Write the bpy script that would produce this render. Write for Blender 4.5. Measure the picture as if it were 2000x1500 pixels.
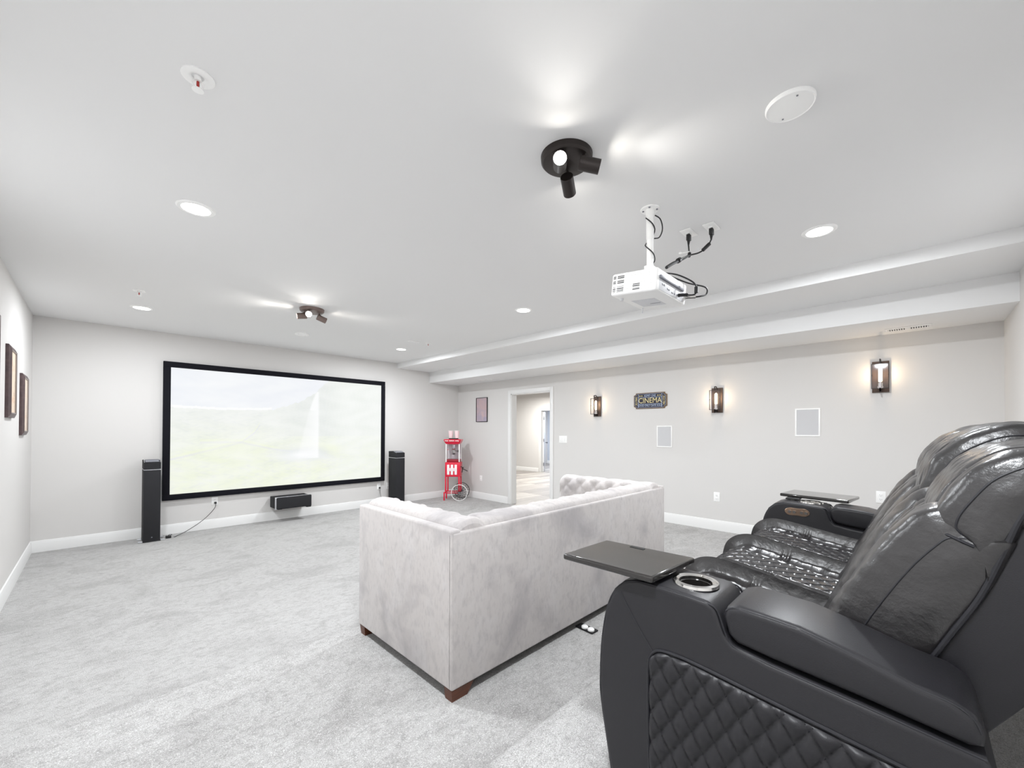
import bpy, bmesh, math, random
from mathutils import Matrix, Vector
for o in list(bpy.data.objects): bpy.data.objects.remove(o, do_unlink=True)
SC = bpy.context.scene
COL = SC.collection
random.seed(7)
# ------------------------------------------------------------------ camera, world, lights, exposure
YAW, PITCH, ROLL, CAMH = 0.7937, 0.0087, 0.0036, 1.37
cd = bpy.data.cameras.new('camera'); cam = bpy.data.objects.new('camera', cd); COL.objects.link(cam)
cd.sensor_width = 36.0; cd.lens = 796.11/2000*36; cd.shift_y = (834.03-750)/2000; cd.clip_start = .02; cd.clip_end = 60
cy_, sy_, cp, sp_ = math.cos(YAW), math.sin(YAW), math.cos(PITCH), math.sin(PITCH)
r0 = Vector((cy_, -sy_, 0)); f0 = Vector((sy_*cp, cy_*cp, sp_)); u0 = Vector((-sy_*sp_, -cy_*sp_, cp))
rx = r0*math.cos(ROLL) + u0*math.sin(ROLL); ux = u0*math.cos(ROLL) - r0*math.sin(ROLL)
cam.matrix_world = Matrix(((rx.x, ux.x, -f0.x, 0), (rx.y, ux.y, -f0.y, 0), (rx.z, ux.z, -f0.z, CAMH), (0, 0, 0, 1)))
SC.camera = cam
w = bpy.data.worlds.new('world'); SC.world = w; w.use_nodes = True
w.node_tree.nodes['Background'].inputs[0].default_value = (.8, .85, .9, 1); w.node_tree.nodes['Background'].inputs[1].default_value = .3
SC.view_settings.view_transform = 'Standard'; SC.view_settings.look = 'None'
SC.view_settings.gamma = 1; SC.view_settings.use_curve_mapping = False
SC.view_settings.exposure = 0.19
L, D, R, H, X1, X2, H1, H2, YB = .512, 6.938, 5.411, 2.63, 3.958, 4.685, 2.537, 2.323, -.557
Z1, Z2, Y1, Y2 = .14, .29, 2.505, 1.0
CANS = [(.36, .42), (.383, 2.91), (.311, 5.698), (3.166, .415), (3.11, 2.897), (3.3, 5.67)]
CAN_W, SPOT_W, SCONCE_W = 36.0, 5.5, 1.6
def lamp(name, kind, loc, energy, color=(1, 1, 1), direction=None, **k):
    l = bpy.data.lights.new(name, kind); l.energy = energy; l.color = color
    for a, v in k.items(): setattr(l, a, v)
    o = bpy.data.objects.new(name, l); COL.objects.link(o); o.location = loc
    if direction: o.rotation_euler = Vector(direction).to_track_quat('-Z', 'Y').to_euler()
    return o
for x, y in CANS:
    lamp('downlight_lamp', 'AREA', (x, y, H-.016), CAN_W*(.62 if (x < 1 and y > 5) else 1), (.935, .967, 1), (0, 0, -1), shape='DISK', size=.13)
HEADS = [((1.50, 1.13), [((-.075, -.02), (-.76, -.60, -.24)), ((.005, -.10), (.66, -.70, -.22)), ((.055, .035), (.80, .40, -.36))]),
         ((1.56, 4.47), [((-.05, -.055), (-.33, -.93, -.18)), ((-.07, .03), (-.93, .25, -.16)), ((.08, .0), (.93, -.10, -.30))])]
lamp('hall_fill', 'AREA', (9.1, 8.4, 2.5), 62, (1, .985, .94), (0, 0, -1), shape='DISK', size=.5)  # all three hall lights are added fill, no fixture seen
lamp('hall_fill', 'AREA', (7.6, 6.8, 2.5), 55, (1, .99, .96), (0, 0, -1), shape='DISK', size=.8)
lamp('hall_fill', 'AREA', (6.6, 5.2, 2.5), 12, (1, .99, .97), (0, 0, -1), shape='DISK', size=.6)
lamp('bedroom_fill', 'AREA', (11.6, 9.2, 2.4), 75, (.86, .92, 1), (0, 0, -1), shape='DISK', size=.8)  # added cool fill for the far room, source unseen

# ------------------------------------------------------------------ materials
def lin(c):
    return tuple((x/12.92 if x <= .04045 else ((x+.055)/1.055)**2.4) for x in c)
def hexc(r, g, b): return lin((r/255, g/255, b/255))
def mat(name, color, rough=.5, metal=0, bump=None, mott=None, emit=None, alpha=None, spec=.5, trans=0, coat=0, sheen=0):
    m = bpy.data.materials.new(name); m.use_nodes = True; nt = m.node_tree; b = nt.nodes['Principled BSDF']
    b.inputs['Base Color'].default_value = (*color, 1); b.inputs['Roughness'].default_value = rough
    b.inputs['Metallic'].default_value = metal; b.inputs['Specular IOR Level'].default_value = spec
    b.inputs['Transmission Weight'].default_value = trans; b.inputs['Coat Weight'].default_value = coat
    b.inputs['Coat Roughness'].default_value = .05
    if sheen: b.inputs['Sheen Weight'].default_value = sheen; b.inputs['Sheen Roughness'].default_value = .4
    if emit: b.inputs['Emission Color'].default_value = (*emit[0], 1); b.inputs['Emission Strength'].default_value = emit[1]
    if bump or mott: co = nt.nodes.new('ShaderNodeTexCoord')
    def noise(scale, detail=3, stretch=None, dist=0):
        n = nt.nodes.new('ShaderNodeTexNoise'); n.inputs['Scale'].default_value = scale; n.inputs['Detail'].default_value = detail
        n.inputs['Distortion'].default_value = dist
        if stretch:
            mp = nt.nodes.new('ShaderNodeMapping'); mp.inputs['Scale'].default_value = stretch
            if len(stretch) > 3: pass
            nt.links.new(co.outputs['Object'], mp.inputs[0]); nt.links.new(mp.outputs[0], n.inputs['Vector'])
        else: nt.links.new(co.outputs['Object'], n.inputs['Vector'])
        return n
    if mott:
        cur = None
        for (scale, detail, stretch, dist, c2, lo, hi, amt) in mott:
            n = noise(scale, detail, stretch, dist)
            mr = nt.nodes.new('ShaderNodeMapRange'); mr.inputs[1].default_value = lo; mr.inputs[2].default_value = hi
            mr.inputs[3].default_value = 0; mr.inputs[4].default_value = amt
            nt.links.new(n.outputs['Fac'], mr.inputs[0])
            mx = nt.nodes.new('ShaderNodeMix'); mx.data_type = 'RGBA'
            nt.links.new(mr.outputs[0], mx.inputs[0])
            if cur: nt.links.new(cur, mx.inputs[6])
            else: mx.inputs[6].default_value = (*color, 1)
            mx.inputs[7].default_value = (*c2, 1); cur = mx.outputs[2]
        nt.links.new(cur, b.inputs['Base Color'])
    if bump:
        last = None
        for (scale, detail, stretch, strength, distn) in bump:
            n = noise(scale, detail, stretch)
            bp = nt.nodes.new('ShaderNodeBump'); bp.inputs['Strength'].default_value = strength; bp.inputs['Distance'].default_value = distn
            nt.links.new(n.outputs['Fac'], bp.inputs['Height'])
            if last: nt.links.new(last, bp.inputs['Normal'])
            last = bp.outputs[0]
        nt.links.new(last, b.inputs['Normal'])
    return m
WALL = mat('wall_paint', hexc(221, 219, 217), .9, bump=[(300, 2, None, .04, .001)], spec=.2)
CEIL = mat('ceiling_paint', hexc(237, 237, 237), .95, bump=[(300, 2, None, .04, .001)], spec=.15)
TRIM = mat('white_trim', hexc(238, 238, 237), .35)
CARPET = mat('carpet', hexc(193, 192, 191), 1, spec=.05, sheen=.1,
             mott=[(2.6, 6, (.9, 1.15, 1), 1.0, hexc(158, 156, 155), .50, .68, .55), (9, 5, (.85, 1.25, 1), 1.2, hexc(166, 164, 163), .50, .70, .60),
                   (38, 5, (.8, 1.2, 1), .6, hexc(150, 148, 147), .48, .70, .55),
                   (330, 2, None, 0, hexc(112, 108, 104), .50, .70, .75), (210, 2, None, 0, hexc(240, 240, 239), .52, .72, .55)],
             bump=[(330, 3, None, .9, .004), (12, 4, (.7, 1.5, 1), .3, .008)])
PLANKS = [mat('plank_%s' % n, hexc(*c), .45, mott=[(9, 5, (.25, 6, 1), .5, hexc(c[0]-40, c[1]-40, c[2]-40), .42, .66, .7)]) for n, c in
          (('a', (174, 168, 163)), ('b', (156, 150, 147)), ('c', (190, 185, 179)), ('d', (166, 160, 156)))]
VELVET = mat('velvet', hexc(195, 190, 188), .8, spec=.2, sheen=.25,
             mott=[(2.4, 6, (1, 1, 1.2), .8, hexc(148, 144, 147), .53, .74, .75), (8, 6, (1, 1, .7), .6, hexc(214, 212, 213), .5, .8, .35), (19, 7, (1, 1, .8), .2, hexc(156, 152, 153), .54, .76, .38),
                   (70, 4, (1, 1, .4), 0, hexc(160, 156, 158), .50, .75, .40)], bump=[(120, 3, (1, 1, .5), .12, .002)])
LEATHER = mat('black_leather', (.0165, .016, .019), .42, spec=.42, bump=[(420, 3, None, .30, .001)])
GLOSSL = mat('glossy_black_leather', (.019, .0175, .0185), .31, spec=.85,
             bump=[(520, 3, None, .22, .0008), (60, 3, (1, 2, 2), .16, .002), (15, 4, (1, 2.4, 2.4), .34, .007)])
PIPING = mat('leather_piping', (.012, .012, .016), .5)
GLOSSB = mat('gloss_black_plastic', (.018, .016, .015), .12, coat=.6)
CHROME = mat('chrome', (.75, .74, .72), .12, 1)
COPPER = mat('bronze_metal', (.42, .30, .22), .25, 1)
BLACK = mat('matte_black', (.012, .012, .013), .55)
DARKM = mat('dark_bronze_metal', (.035, .028, .026), .42, .5)
LITBRONZE = mat('amber_lit_bronze', hexc(84, 68, 60), .5, .2)  # sconce backplate bronze, bulb's amber light painted in as a lighter tone
GLAREB = mat('black_metal_glare', hexc(128, 112, 106), .4, .3)  # far fixture's black metal, glare painted in as a paler colour
SPKB = mat('speaker_cloth', (.011, .011, .014), .75, bump=[(600, 2, None, .3, .001)])
SILVER = mat('silver_strip', (.75, .76, .8), .3, .8)
FRAMEB = mat('black_velvet_frame', (.006, .006, .010), .8, spec=.2)
WHITEP = mat('white_plastic', hexc(253, 253, 252), .4)
GREYP = mat('pale_grey_plastic', hexc(222, 223, 226), .5)
GRILLE = mat('speaker_grille', hexc(206, 206, 208), .7, bump=[(900, 1, None, .4, .001)])
PORTM = mat('port_grey', hexc(120, 122, 130), .4)
RED = mat('cart_red', hexc(226, 14, 58), .3, coat=.3)
DRED = mat('dark_red', hexc(150, 0, 34), .4)
PINK = mat('pale_pink', hexc(246, 205, 212), .6)
WOOD = mat('walnut_foot', hexc(92, 48, 26), .4, mott=[(12, 4, (1, 1, 6), .5, hexc(66, 32, 18), .4, .7, .7)])
GOLD = mat('antique_gold', hexc(228, 214, 160), .5)
PALEB = mat('pale_blue_enamel', hexc(182, 198, 226), .5)
SIGNB = mat('sign_navy', hexc(40, 36, 52), .5)
BRASS = mat('worn_gold_edge', hexc(120, 96, 66), .5, .4)
LENS = mat('downlight_lens', (1, 1, 1), .5, emit=((1, .99, .97), 6.0))
BULB = mat('warm_bulb', (1, .8, .5), .3, emit=((1, .82, .56), 7.0))
SPOTE = mat('spot_lens', (1, 1, 1), .3, emit=((1, .96, .88), 60.0))
GLOBE = mat('spot_lens_far', (1, 1, 1), .3, emit=((1, .96, .88), 30.0))
REDG = mat('red_glass', hexc(170, 40, 34), .15, coat=.5)
BGLASS = mat('bulb_glass', (.9, .85, .8), .05, trans=.9)
FRW = mat('brown_frame', hexc(66, 48, 50), .4, mott=[(20, 3, None, 0, hexc(96, 76, 74), .4, .7, .6)])
FRS = mat('frame_silver_lip', hexc(150, 140, 134), .35, .3)
POSTG = mat('poster_glass', hexc(196, 176, 176), .12, coat=.5)
DOORW = mat('door_paint', hexc(232, 234, 238), .4)
def glass_mat():
    m = bpy.data.materials.new('clear_glass'); m.use_nodes = True; nt = m.node_tree; nt.nodes.clear()
    o = nt.nodes.new('ShaderNodeOutputMaterial'); mx = nt.nodes.new('ShaderNodeMixShader'); t = nt.nodes.new('ShaderNodeBsdfTransparent')
    g = nt.nodes.new('ShaderNodeBsdfGlossy'); g.inputs['Roughness'].default_value = .05
    t.inputs[0].default_value = (.93, .92, .93, 1); mx.inputs[0].default_value = .03
    nt.links.new(t.outputs[0], mx.inputs[1]); nt.links.new(g.outputs[0], mx.inputs[2]); nt.links.new(mx.outputs[0], o.inputs[0]); return m
GLASS = glass_mat()

# ------------------------------------------------------------------ geometry helpers
class MB:
    def __init__(s): s.v = []; s.f = []; s.m = []
    def add(s, v, f, T=None, m=0):
        n = len(s.v); s.v += [tuple(T @ Vector(p)) for p in v] if T else [tuple(p) for p in v]
        s.f += [tuple(i+n for i in q) for q in f]; s.m += [m]*len(f); return s
    def box(s, x0, x1, y0, y1, z0, z1, r=0, seg=2, T=None, m=0):
        if r <= 0:
            v = [(x, y, z) for x in (x0, x1) for y in (y0, y1) for z in (z0, z1)]
            return s.add(v, [(0, 1, 3, 2), (4, 6, 7, 5), (0, 4, 5, 1), (2, 3, 7, 6), (0, 2, 6, 4), (1, 5, 7, 3)], T, m)
        b = bmesh.new(); bmesh.ops.create_cube(b, size=1)
        for q in b.verts: q.co = Vector(((x0+x1)/2+q.co.x*(x1-x0), (y0+y1)/2+q.co.y*(y1-y0), (z0+z1)/2+q.co.z*(z1-z0)))
        bmesh.ops.bevel(b, geom=list(b.edges), offset=r, segments=seg, profile=.5, affect='EDGES')
        return s.bm(b, T, m)
    def bm(s, b, T=None, m=0):
        b.verts.index_update()
        s.add([q.co.copy() for q in b.verts], [[q.index for q in f.verts] for f in b.faces], T, m); b.free(); return s
    def prism(s, pts, a, b, axis='x', r=0, seg=2, T=None, m=0):
        """polygon in the two other axes (in order), extruded along axis from a to b"""
        def P(p, t): return {'x': (t, p[0], p[1]), 'y': (p[0], t, p[1]), 'z': (p[0], p[1], t)}[axis]
        B = bmesh.new(); A = [B.verts.new(P(p, a)) for p in pts]; C = [B.verts.new(P(p, b)) for p in pts]; n = len(pts)
        B.faces.new(A); B.faces.new(list(reversed(C)))
        for i in range(n): B.faces.new((A[i], C[i], C[(i+1) % n], A[(i+1) % n]))
        bmesh.ops.recalc_face_normals(B, faces=list(B.faces))
        if r:
            es = [e for e in B.edges if (e.verts[0] in A) == (e.verts[1] in A)]
            bmesh.ops.bevel(B, geom=es, offset=r, segments=seg, profile=.5, affect='EDGES')
        return s.bm(B, T, m)
    def lathe(s, prof, n=24, T=None, m=0, cap=True):
        """prof list of (r,z) about local z"""
        v = []; f = []
        for r, z in prof:
            for k in range(n): a = 2*math.pi*k/n; v.append((r*math.cos(a), r*math.sin(a), z))
        for i in range(len(prof)-1):
            for k in range(n): k2 = (k+1) % n; f.append((i*n+k, i*n+k2, (i+1)*n+k2, (i+1)*n+k))
        if cap:
            if prof[0][0] > 1e-6: f.append(tuple(range(n-1, -1, -1)))
            if prof[-1][0] > 1e-6: f.append(tuple((len(prof)-1)*n+k for k in range(n)))
        return s.add(v, f, T, m)
    def cyl(s, p, q, r, r2=None, n=16, m=0, T=None):
        p, q = Vector(p), Vector(q); d = q-p; M_ = Matrix.Translation(p) @ d.to_track_quat('Z', 'Y').to_matrix().to_4x4()
        if T: M_ = T @ M_
        return s.lathe([(r, 0), (r if r2 is None else r2, d.length)], n, M_, m)
    def tube(s, pts, r, n=8, res=6, m=0, closed=False, T=None):
        P = smooth(pts, res, closed) if res > 1 else [Vector(p) for p in pts]
        v = []; f = []; up = Vector((0, 0, 1)); prev = None; N = len(P)
        for i, p in enumerate(P):
            a = P[(i-1) % N] if closed or i else P[0]; b = P[(i+1) % N] if closed or i < N-1 else P[-1]
            t = (b-a).normalized()
            if prev is None: s1 = t.cross(up if abs(t.z) < .9 else Vector((1, 0, 0))).normalized()
            else: s1 = (prev - t*prev.dot(t)).normalized()
            prev = s1; s2 = t.cross(s1)
            for k in range(n): an = 2*math.pi*k/n; v.append(p + (s1*math.cos(an)+s2*math.sin(an))*r)
        for i in range(N if closed else N-1):
            j = (i+1) % N
            for k in range(n): k2 = (k+1) % n; f.append((i*n+k, i*n+k2, j*n+k2, j*n+k))
        if not closed: f.append(tuple(range(n-1, -1, -1))); f.append(tuple((N-1)*n+k for k in range(n)))
        return s.add(v, f, T, m)
    def grid(s, rows, closed=False, m=0, T=None, flip=False):
        n = len(rows[0]); v = [p for r in rows for p in r]; f = []
        for i in range(len(rows)-1):
            for k in range(n if closed else n-1):
                k2 = (k+1) % n; q = (i*n+k, i*n+k2, (i+1)*n+k2, (i+1)*n+k); f.append(q[::-1] if flip else q)
        return s.add(v, f, T, m)
    def torus(s, R_, r, n=32, k=8, T=None, m=0):
        rows = []
        for i in range(n+1):
            a = 2*math.pi*i/n
            rows.append([((R_+r*math.cos(2*math.pi*j/k))*math.cos(a), (R_+r*math.cos(2*math.pi*j/k))*math.sin(a), r*math.sin(2*math.pi*j/k)) for j in range(k)])
        return s.grid(rows, True, m, T)
def smooth(pts, res, closed=False):
    P = [Vector(p) for p in pts]; n = len(P); out = []
    for i in range(n if closed else n-1):
        g = (lambda k: P[k % n]) if closed else (lambda k: P[max(0, min(n-1, k))])
        a, b, c, d = g(i-1), g(i), g(i+1), g(i+2)
        for k in range(res):
            t = k/res; out.append(.5*((2*b)+(c-a)*t+(2*a-5*b+4*c-d)*t*t+(3*b-a-3*c+d)*t**3))
    if not closed: out.append(P[-1])
    return out
def resample(pts, n):
    P = smooth([(p[0], p[1], 0) for p in pts], 12); d = [0]
    for a, b in zip(P, P[1:]): d.append(d[-1]+(b-a).length)
    out = []; j = 0
    for i in range(n):
        t = d[-1]*i/(n-1)
        while j < len(d)-2 and d[j+1] < t: j += 1
        k = (t-d[j])/max(1e-9, d[j+1]-d[j]); q = P[j].lerp(P[j+1], min(1, max(0, k))); out.append((q.x, q.y))
    return out, d[-1]
WM = {}
def link(o, parent=None):
    COL.objects.link(o)
    if parent: o.parent = parent
    return o
def props(o, label=None, cat=None, group=None, kind=None):
    if label: o['label'] = label
    if cat: o['category'] = cat
    if group: o['group'] = group
    if kind: o['kind'] = kind
    return o
def basis(loc, X=(1, 0, 0), Y=(0, 1, 0), Z=(0, 0, 1)):
    X, Y, Z, l = Vector(X), Vector(Y), Vector(Z), Vector(loc)
    return Matrix(((X.x, Y.x, Z.x, l.x), (X.y, Y.y, Z.y, l.y), (X.z, Y.z, Z.z, l.z), (0, 0, 0, 1)))
def thing(name, label, cat, M_, group=None):
    if not isinstance(M_, Matrix): M_ = Matrix.Translation(Vector(M_))
    o = bpy.data.objects.new(name, None); o.empty_display_size = .1; COL.objects.link(o); o.matrix_world = M_; WM[o.name] = M_
    return props(o, label, cat, group)
def mesh(name, mb, mats, smooth_angle=35):
    me = bpy.data.meshes.new(name); me.from_pydata([tuple(p) for p in mb.v], [], mb.f)
    for m in (mats if isinstance(mats, (list, tuple)) else [mats]): me.materials.append(m)
    if any(mb.m): me.polygons.foreach_set('material_index', mb.m)
    me.update()
    if smooth_angle:
        me.shade_smooth(); me.set_sharp_from_angle(angle=math.radians(smooth_angle))
    return me
def part(name, mb, mats, parent=None, world=False, label=None, sm=35, kind=None):
    if world and parent is not None:
        T = WM[parent.name].inverted(); mb.v = [tuple(T @ Vector(p)) for p in mb.v]
    o = bpy.data.objects.new(name, mesh(name, mb, mats, sm)); link(o, parent)
    WM[o.name] = WM[parent.name] if parent is not None else Matrix()
    if label: o['label'] = label
    if kind: o['kind'] = kind
    return o
def struct(name, mb, mats, sm=35):
    o = part(name, mb, mats, None, sm=sm); o['kind'] = 'structure'; return o
def copy_tree(o, parent=None, M_=None):
    c = o.copy(); COL.objects.link(c); c.parent = parent
    if parent is None and M_ is not None: c.matrix_world = M_; WM[c.name] = M_
    for ch in list(o.children): copy_tree(ch, c)
    return c
def text_mb(s, size, depth, mb, T, m=0, sx=1.0):
    cu = bpy.data.curves.new('txt', 'FONT'); cu.body = s; cu.size = size; cu.extrude = depth; cu.align_x = 'CENTER'; cu.align_y = 'CENTER'
    cu.resolution_u = 3
    o = bpy.data.objects.new('txt', cu); COL.objects.link(o); bpy.context.view_layer.update()
    me = bpy.data.meshes.new_from_object(o)
    S = T @ Matrix.Diagonal((sx, 1, 1, 1))
    mb.add([q.co.copy() for q in me.vertices], [tuple(p.vertices) for p in me.polygons], S, m)
    bpy.data.objects.remove(o); bpy.data.meshes.remove(me); bpy.data.curves.remove(cu)

# ------------------------------------------------------------------ the room
TH = .13
DY0, DY1, DZ = 4.405, 5.345, 2.05           # doorway in the right wall
struct('wall_front', MB().box(-L-TH, R, D, D+TH, 0, H+.1), WALL)
struct('wall_left', MB().box(-L-TH, -L, YB-TH, D, 0, H+.1), WALL)
struct('wall_rear', MB().box(-L, R+TH, YB-TH, YB, 0, H+.1), WALL)
struct('wall_right', MB().box(R, R+TH, YB, DY0, 0, H+.1).box(R, R+TH, DY1, D+TH, 0, H+.1).box(R, R+TH, DY0, DY1, DZ, H+.1), WALL)
struct('ceiling', MB().box(-L, X1, YB, D, H, H+.1), CEIL)
struct('ceiling', MB().box(X1, X2, YB, D, H1, H+.1), CEIL)
struct('ceiling', MB().box(X2, R, YB, D, H2, H+.1), CEIL)
struct('floor', MB().box(-L, R, YB, D, -.1, 0), CARPET)
def riser(y1, z0, z1):
    pr = [(YB, z0), (y1, z0), (y1, z1-.03)] + [(y1-.03+.03*math.cos(a), z1-.03+.03*math.sin(a)) for a in (math.radians(q) for q in (15, 30, 45, 60, 75, 90))] + [(YB, z1)]
    return MB().prism(pr, -L, R, 'x')
struct('floor', riser(Y1, 0, Z1), CARPET)
struct('floor', riser(Y2, Z1, Z2), CARPET)
BBH = .128
def bb(p, q, z, nrm):
    """baseboard from p to q (xy) sitting at z, thickness toward nrm"""
    p, q, n = Vector((*p, z)), Vector((*q, z)), Vector((*nrm, 0)); t = .015
    pr = [(0, 0), (t, 0), (t, BBH-.03), (t*.75, BBH-.02), (t*.55, BBH-.006), (0, BBH)]
    rows = [[tuple(e + n*a + Vector((0, 0, b))) for a, b in pr] for e in (p, q)]
    mb = MB().grid(rows, True); k = len(pr); mb.f += [tuple(range(k)), tuple(range(2*k-1, k-1, -1))]; mb.m += [0, 0]; return mb
struct('baseboard_front', bb((-L, D), (R, D), 0, (0, -1)), TRIM)
struct('baseboard_left', bb((-L, D), (-L, Y1), 0, (1, 0)), TRIM)
struct('baseboard_left', bb((-L, Y1), (-L, Y2), Z1, (1, 0)), TRIM)
struct('baseboard_left', bb((-L, Y2), (-L, YB), Z2, (1, 0)), TRIM)
struct('baseboard_rear', bb((-L, YB), (R, YB), Z2, (0, 1)), TRIM)
struct('baseboard_right', bb((R, D), (R, DY1+.07), 0, (-1, 0)), TRIM)
struct('baseboard_right', bb((R, DY0-.07), (R, Y1), 0, (-1, 0)), TRIM)
struct('baseboard_right', bb((R, Y1), (R, Y2), Z1, (-1, 0)), TRIM)
struct('baseboard_right', bb((R, Y2), (R, YB), Z2, (-1, 0)), TRIM)
# doorway casing and jambs
cs = MB()
for xa, xb in ((R-.018, R), (R+TH, R+TH+.018)):
    cs.box(xa, xb, DY1, DY1+.07, 0, DZ+.07, .004).box(xa, xb, DY0-.07, DY0, 0, DZ+.07, .004).box(xa, xb, DY0, DY1, DZ, DZ+.07, .004)
cs.box(R-.002, R+TH+.002, DY1-.012, DY1+.001, 0, DZ).box(R-.002, R+TH+.002, DY0-.001, DY0+.012, 0, DZ).box(R-.002, R+TH+.002, DY0, DY1, DZ-.012, DZ+.001)
struct('trim_1', cs, TRIM)
# hall beyond the doorway
HX, HY0, HY1, HH = 10.3, 4.0, 10.9, 2.62
BY0, BY1, BZ = 7.97, 8.79, 2.03
struct('wall_hall_far', MB().box(HX, HX+TH, HY0, BY0, 0, HH).box(HX, HX+TH, BY1, HY1, 0, HH).box(HX, HX+TH, BY0, BY1, BZ, HH), WALL)
struct('wall_hall_left', MB().box(R+TH, 13.3, HY1, HY1+.1, 0, HH), WALL)
struct('wall_hall_right', MB().box(R+TH, 13.3, HY0-.1, HY0, 0, HH), WALL)
struct('wall_hall_near', MB().box(R+.02, R+TH, D+TH, HY1, 0, HH), WALL)
struct('ceiling', MB().box(R+TH, 13.3, HY0, HY1, HH, HH+.1), CEIL)
struct('wall_bedroom', MB().box(13.2, 13.3, HY0, HY1, 0, HH), mat('bedroom_paint', hexc(206, 212, 222), .9))
struct('baseboard_bedroom', bb((13.2, HY0), (13.2, HY1), 0, (-1, 0)), TRIM)
struct('baseboard_hall', bb((HX, HY1), (HX, BY1+.09), 0, (-1, 0)), TRIM)
c2 = MB().box(HX-.018, HX, BY1, BY1+.085, 0, BZ+.08, .004).box(HX-.018, HX, BY0-.085, BY0, 0, BZ+.08, .004).box(HX-.018, HX, BY0, BY1, BZ, BZ+.08, .004)
c2.box(HX-.002, HX+TH, BY1-.012, BY1+.001, 0, BZ).box(HX-.002, HX+TH, BY0-.001, BY0+.012, 0, BZ)
struct('trim_2', c2, TRIM)
fh = struct('floor', MB().box(R, 13.3, HY0, HY1, -.1, -.006), mat('subfloor', hexc(90, 86, 84), .8))
pl = [mesh('plank', MB().box(-.61, .61, -.0885, .0885, -.008, 0, .0015, 1), PLANKS[i], 0) for i in range(4)]
rp = random.Random(3)
yy = HY0+.09; row = 0
while yy < HY1-.05:
    xx = R+.05 - rp.random()*.6
    while xx < 12.9:
        c = max(xx+.61, R+.62)
        if abs((c/(yy+.01)) - 1.13) < .42:
            o = bpy.data.objects.new('plank', pl[rp.randrange(4)]); COL.objects.link(o); o.parent = fh; o.location = (c, yy, -.001*rp.random())
        xx = c-.61+1.223
    yy += .18; row += 1
# open door to the far room
dm = basis((HX+.10, BY1-.03, .008), (.80, .60, 0), (-.60, .80, 0))
dr = bpy.data.objects.new('door_1', None); COL.objects.link(dr); dr.matrix_world = dm; dr['kind'] = 'structure'; WM[dr.name] = dm
part('door_leaf', MB().box(0, .76, -.018, .018, 0, 2.0, .002), DOORW, dr)
for z in (.25, 1.05, 1.78):
    part('hinge', MB().box(-.035, .012, -.03, .004, z-.05, z+.05, .003), PORTM, dr)
kb = MB().cyl((.70, -.018, .95), (.70, -.07, .95), .012); kb.lathe([(0, -.03), (.02, -.025), (.028, 0), (.02, .02), (0, .025)], 12, Matrix.Translation((.70, -.085, .95)))
part('door_knob', kb, PORTM, dr)

# ------------------------------------------------------------------ ceiling fixtures
can0 = None
CL = ['white recessed ceiling light above the projector row, out of frame to the left', 'large round recessed ceiling light left of the front spotlight, nearest the left wall',
      'small recessed ceiling light in the left far corner near the tiny sprinkler', 'recessed ceiling light right of the projector above the leather sofa',
      'round recessed ceiling light left of the projector over the middle of the room', 'farthest small recessed ceiling light near the right end of the projection screen']
for (x, y), lb in zip(CANS, CL):
    M_ = Matrix.Translation((x, y, H))
    if can0 is None:
        can0 = thing('recessed_light', lb, 'ceiling light', M_, 'recessed ceiling lights')
        part('trim_ring', MB().lathe([(.068, -.002), (.068, -.006), (.085, -.006), (.092, -.001), (.092, .0)], 36, cap=False), WHITEP, can0)
        part('lens', MB().lathe([(.068, -.001), (.066, -.005), (.0, -.006)], 36, cap=False), LENS, can0, label='glowing white lens')
    else:
        c = copy_tree(can0, None, M_); c['label'] = lb
# ceiling speaker discs
def disc(x, y, r, label):
    t = thing('ceiling_speaker', label, 'speaker', (x, y, H))
    part('grille', MB().lathe([(r*.93, -.013), (r*.5, -.015), (0, -.015)], 40, cap=False), WHITEP, t)
    part('rim', MB().lathe([(r*.92, -.013), (r*.96, -.015), (r, -.010), (r, 0)], 40, cap=False), WHITEP, t)
    for a in (.6, 3.7): part('screw', MB().lathe([(.0035, -.0155), (.0035, -.017), (0, -.017)], 8, Matrix.Translation((r*.72*math.cos(a), r*.72*math.sin(a), 0)), cap=False), PORTM, t)
disc(1.856, .332, .082, 'round white ceiling speaker above the leather sofa, casting a soft shadow')
disc(1.87, 5.71, .085, 'faint round white ceiling speaker beyond the far spotlight fixture')
# sprinkler heads
def sprinkler(x, y, z, s, label):
    t = thing('sprinkler_head', label, 'sprinkler', (x, y, z), 'ceiling sprinkler heads')
    e = MB().lathe([(.018*s, -.001), (.022*s, -.005), (.034*s, -.008), (.05*s, -.004), (.05*s, 0)], 28, cap=False)
    part('escutcheon', e, WHITEP, t)
    b = MB().lathe([(.011*s, 0), (.011*s, -.016*s), (0, -.016*s)], 14, cap=False)
    for a in (-1, 1): b.tube([(a*.010*s, 0, -.014*s), (a*.016*s, 0, -.024*s), (a*.012*s, 0, -.038*s), (0, 0, -.046*s)], .0025*s, 6, 4)
    part('frame', b, WHITEP, t)
    part('glass_bulb', MB().lathe([(0, -.016*s), (.0045*s, -.018*s), (.005*s, -.03*s), (.003*s, -.044*s)], 10, cap=False), REDG, t, label='red glass bulb')
    dfl = MB().lathe([(0, -.045*s), (.018*s, -.047*s), (.018*s, -.049*s), (0, -.050*s)], 20, cap=False)
    part('deflector', dfl, WHITEP, t)
sprinkler(.241, 1.817, H, 1.0, 'white sprinkler head with red glass bulb, nearest the top left of the ceiling')
sprinkler(.255, 5.02, H, .9, 'tiny white sprinkler head just above the far left recessed light')
sprinkler(3.34, 4.99, H, .9, 'tiny white sprinkler head beside the slim ceiling slot near the stepped bulkhead')
t = thing('ceiling_slot', 'slim white ceiling slot left of the far right sprinkler', 'vent', (3.14, 5.05, H))
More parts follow.
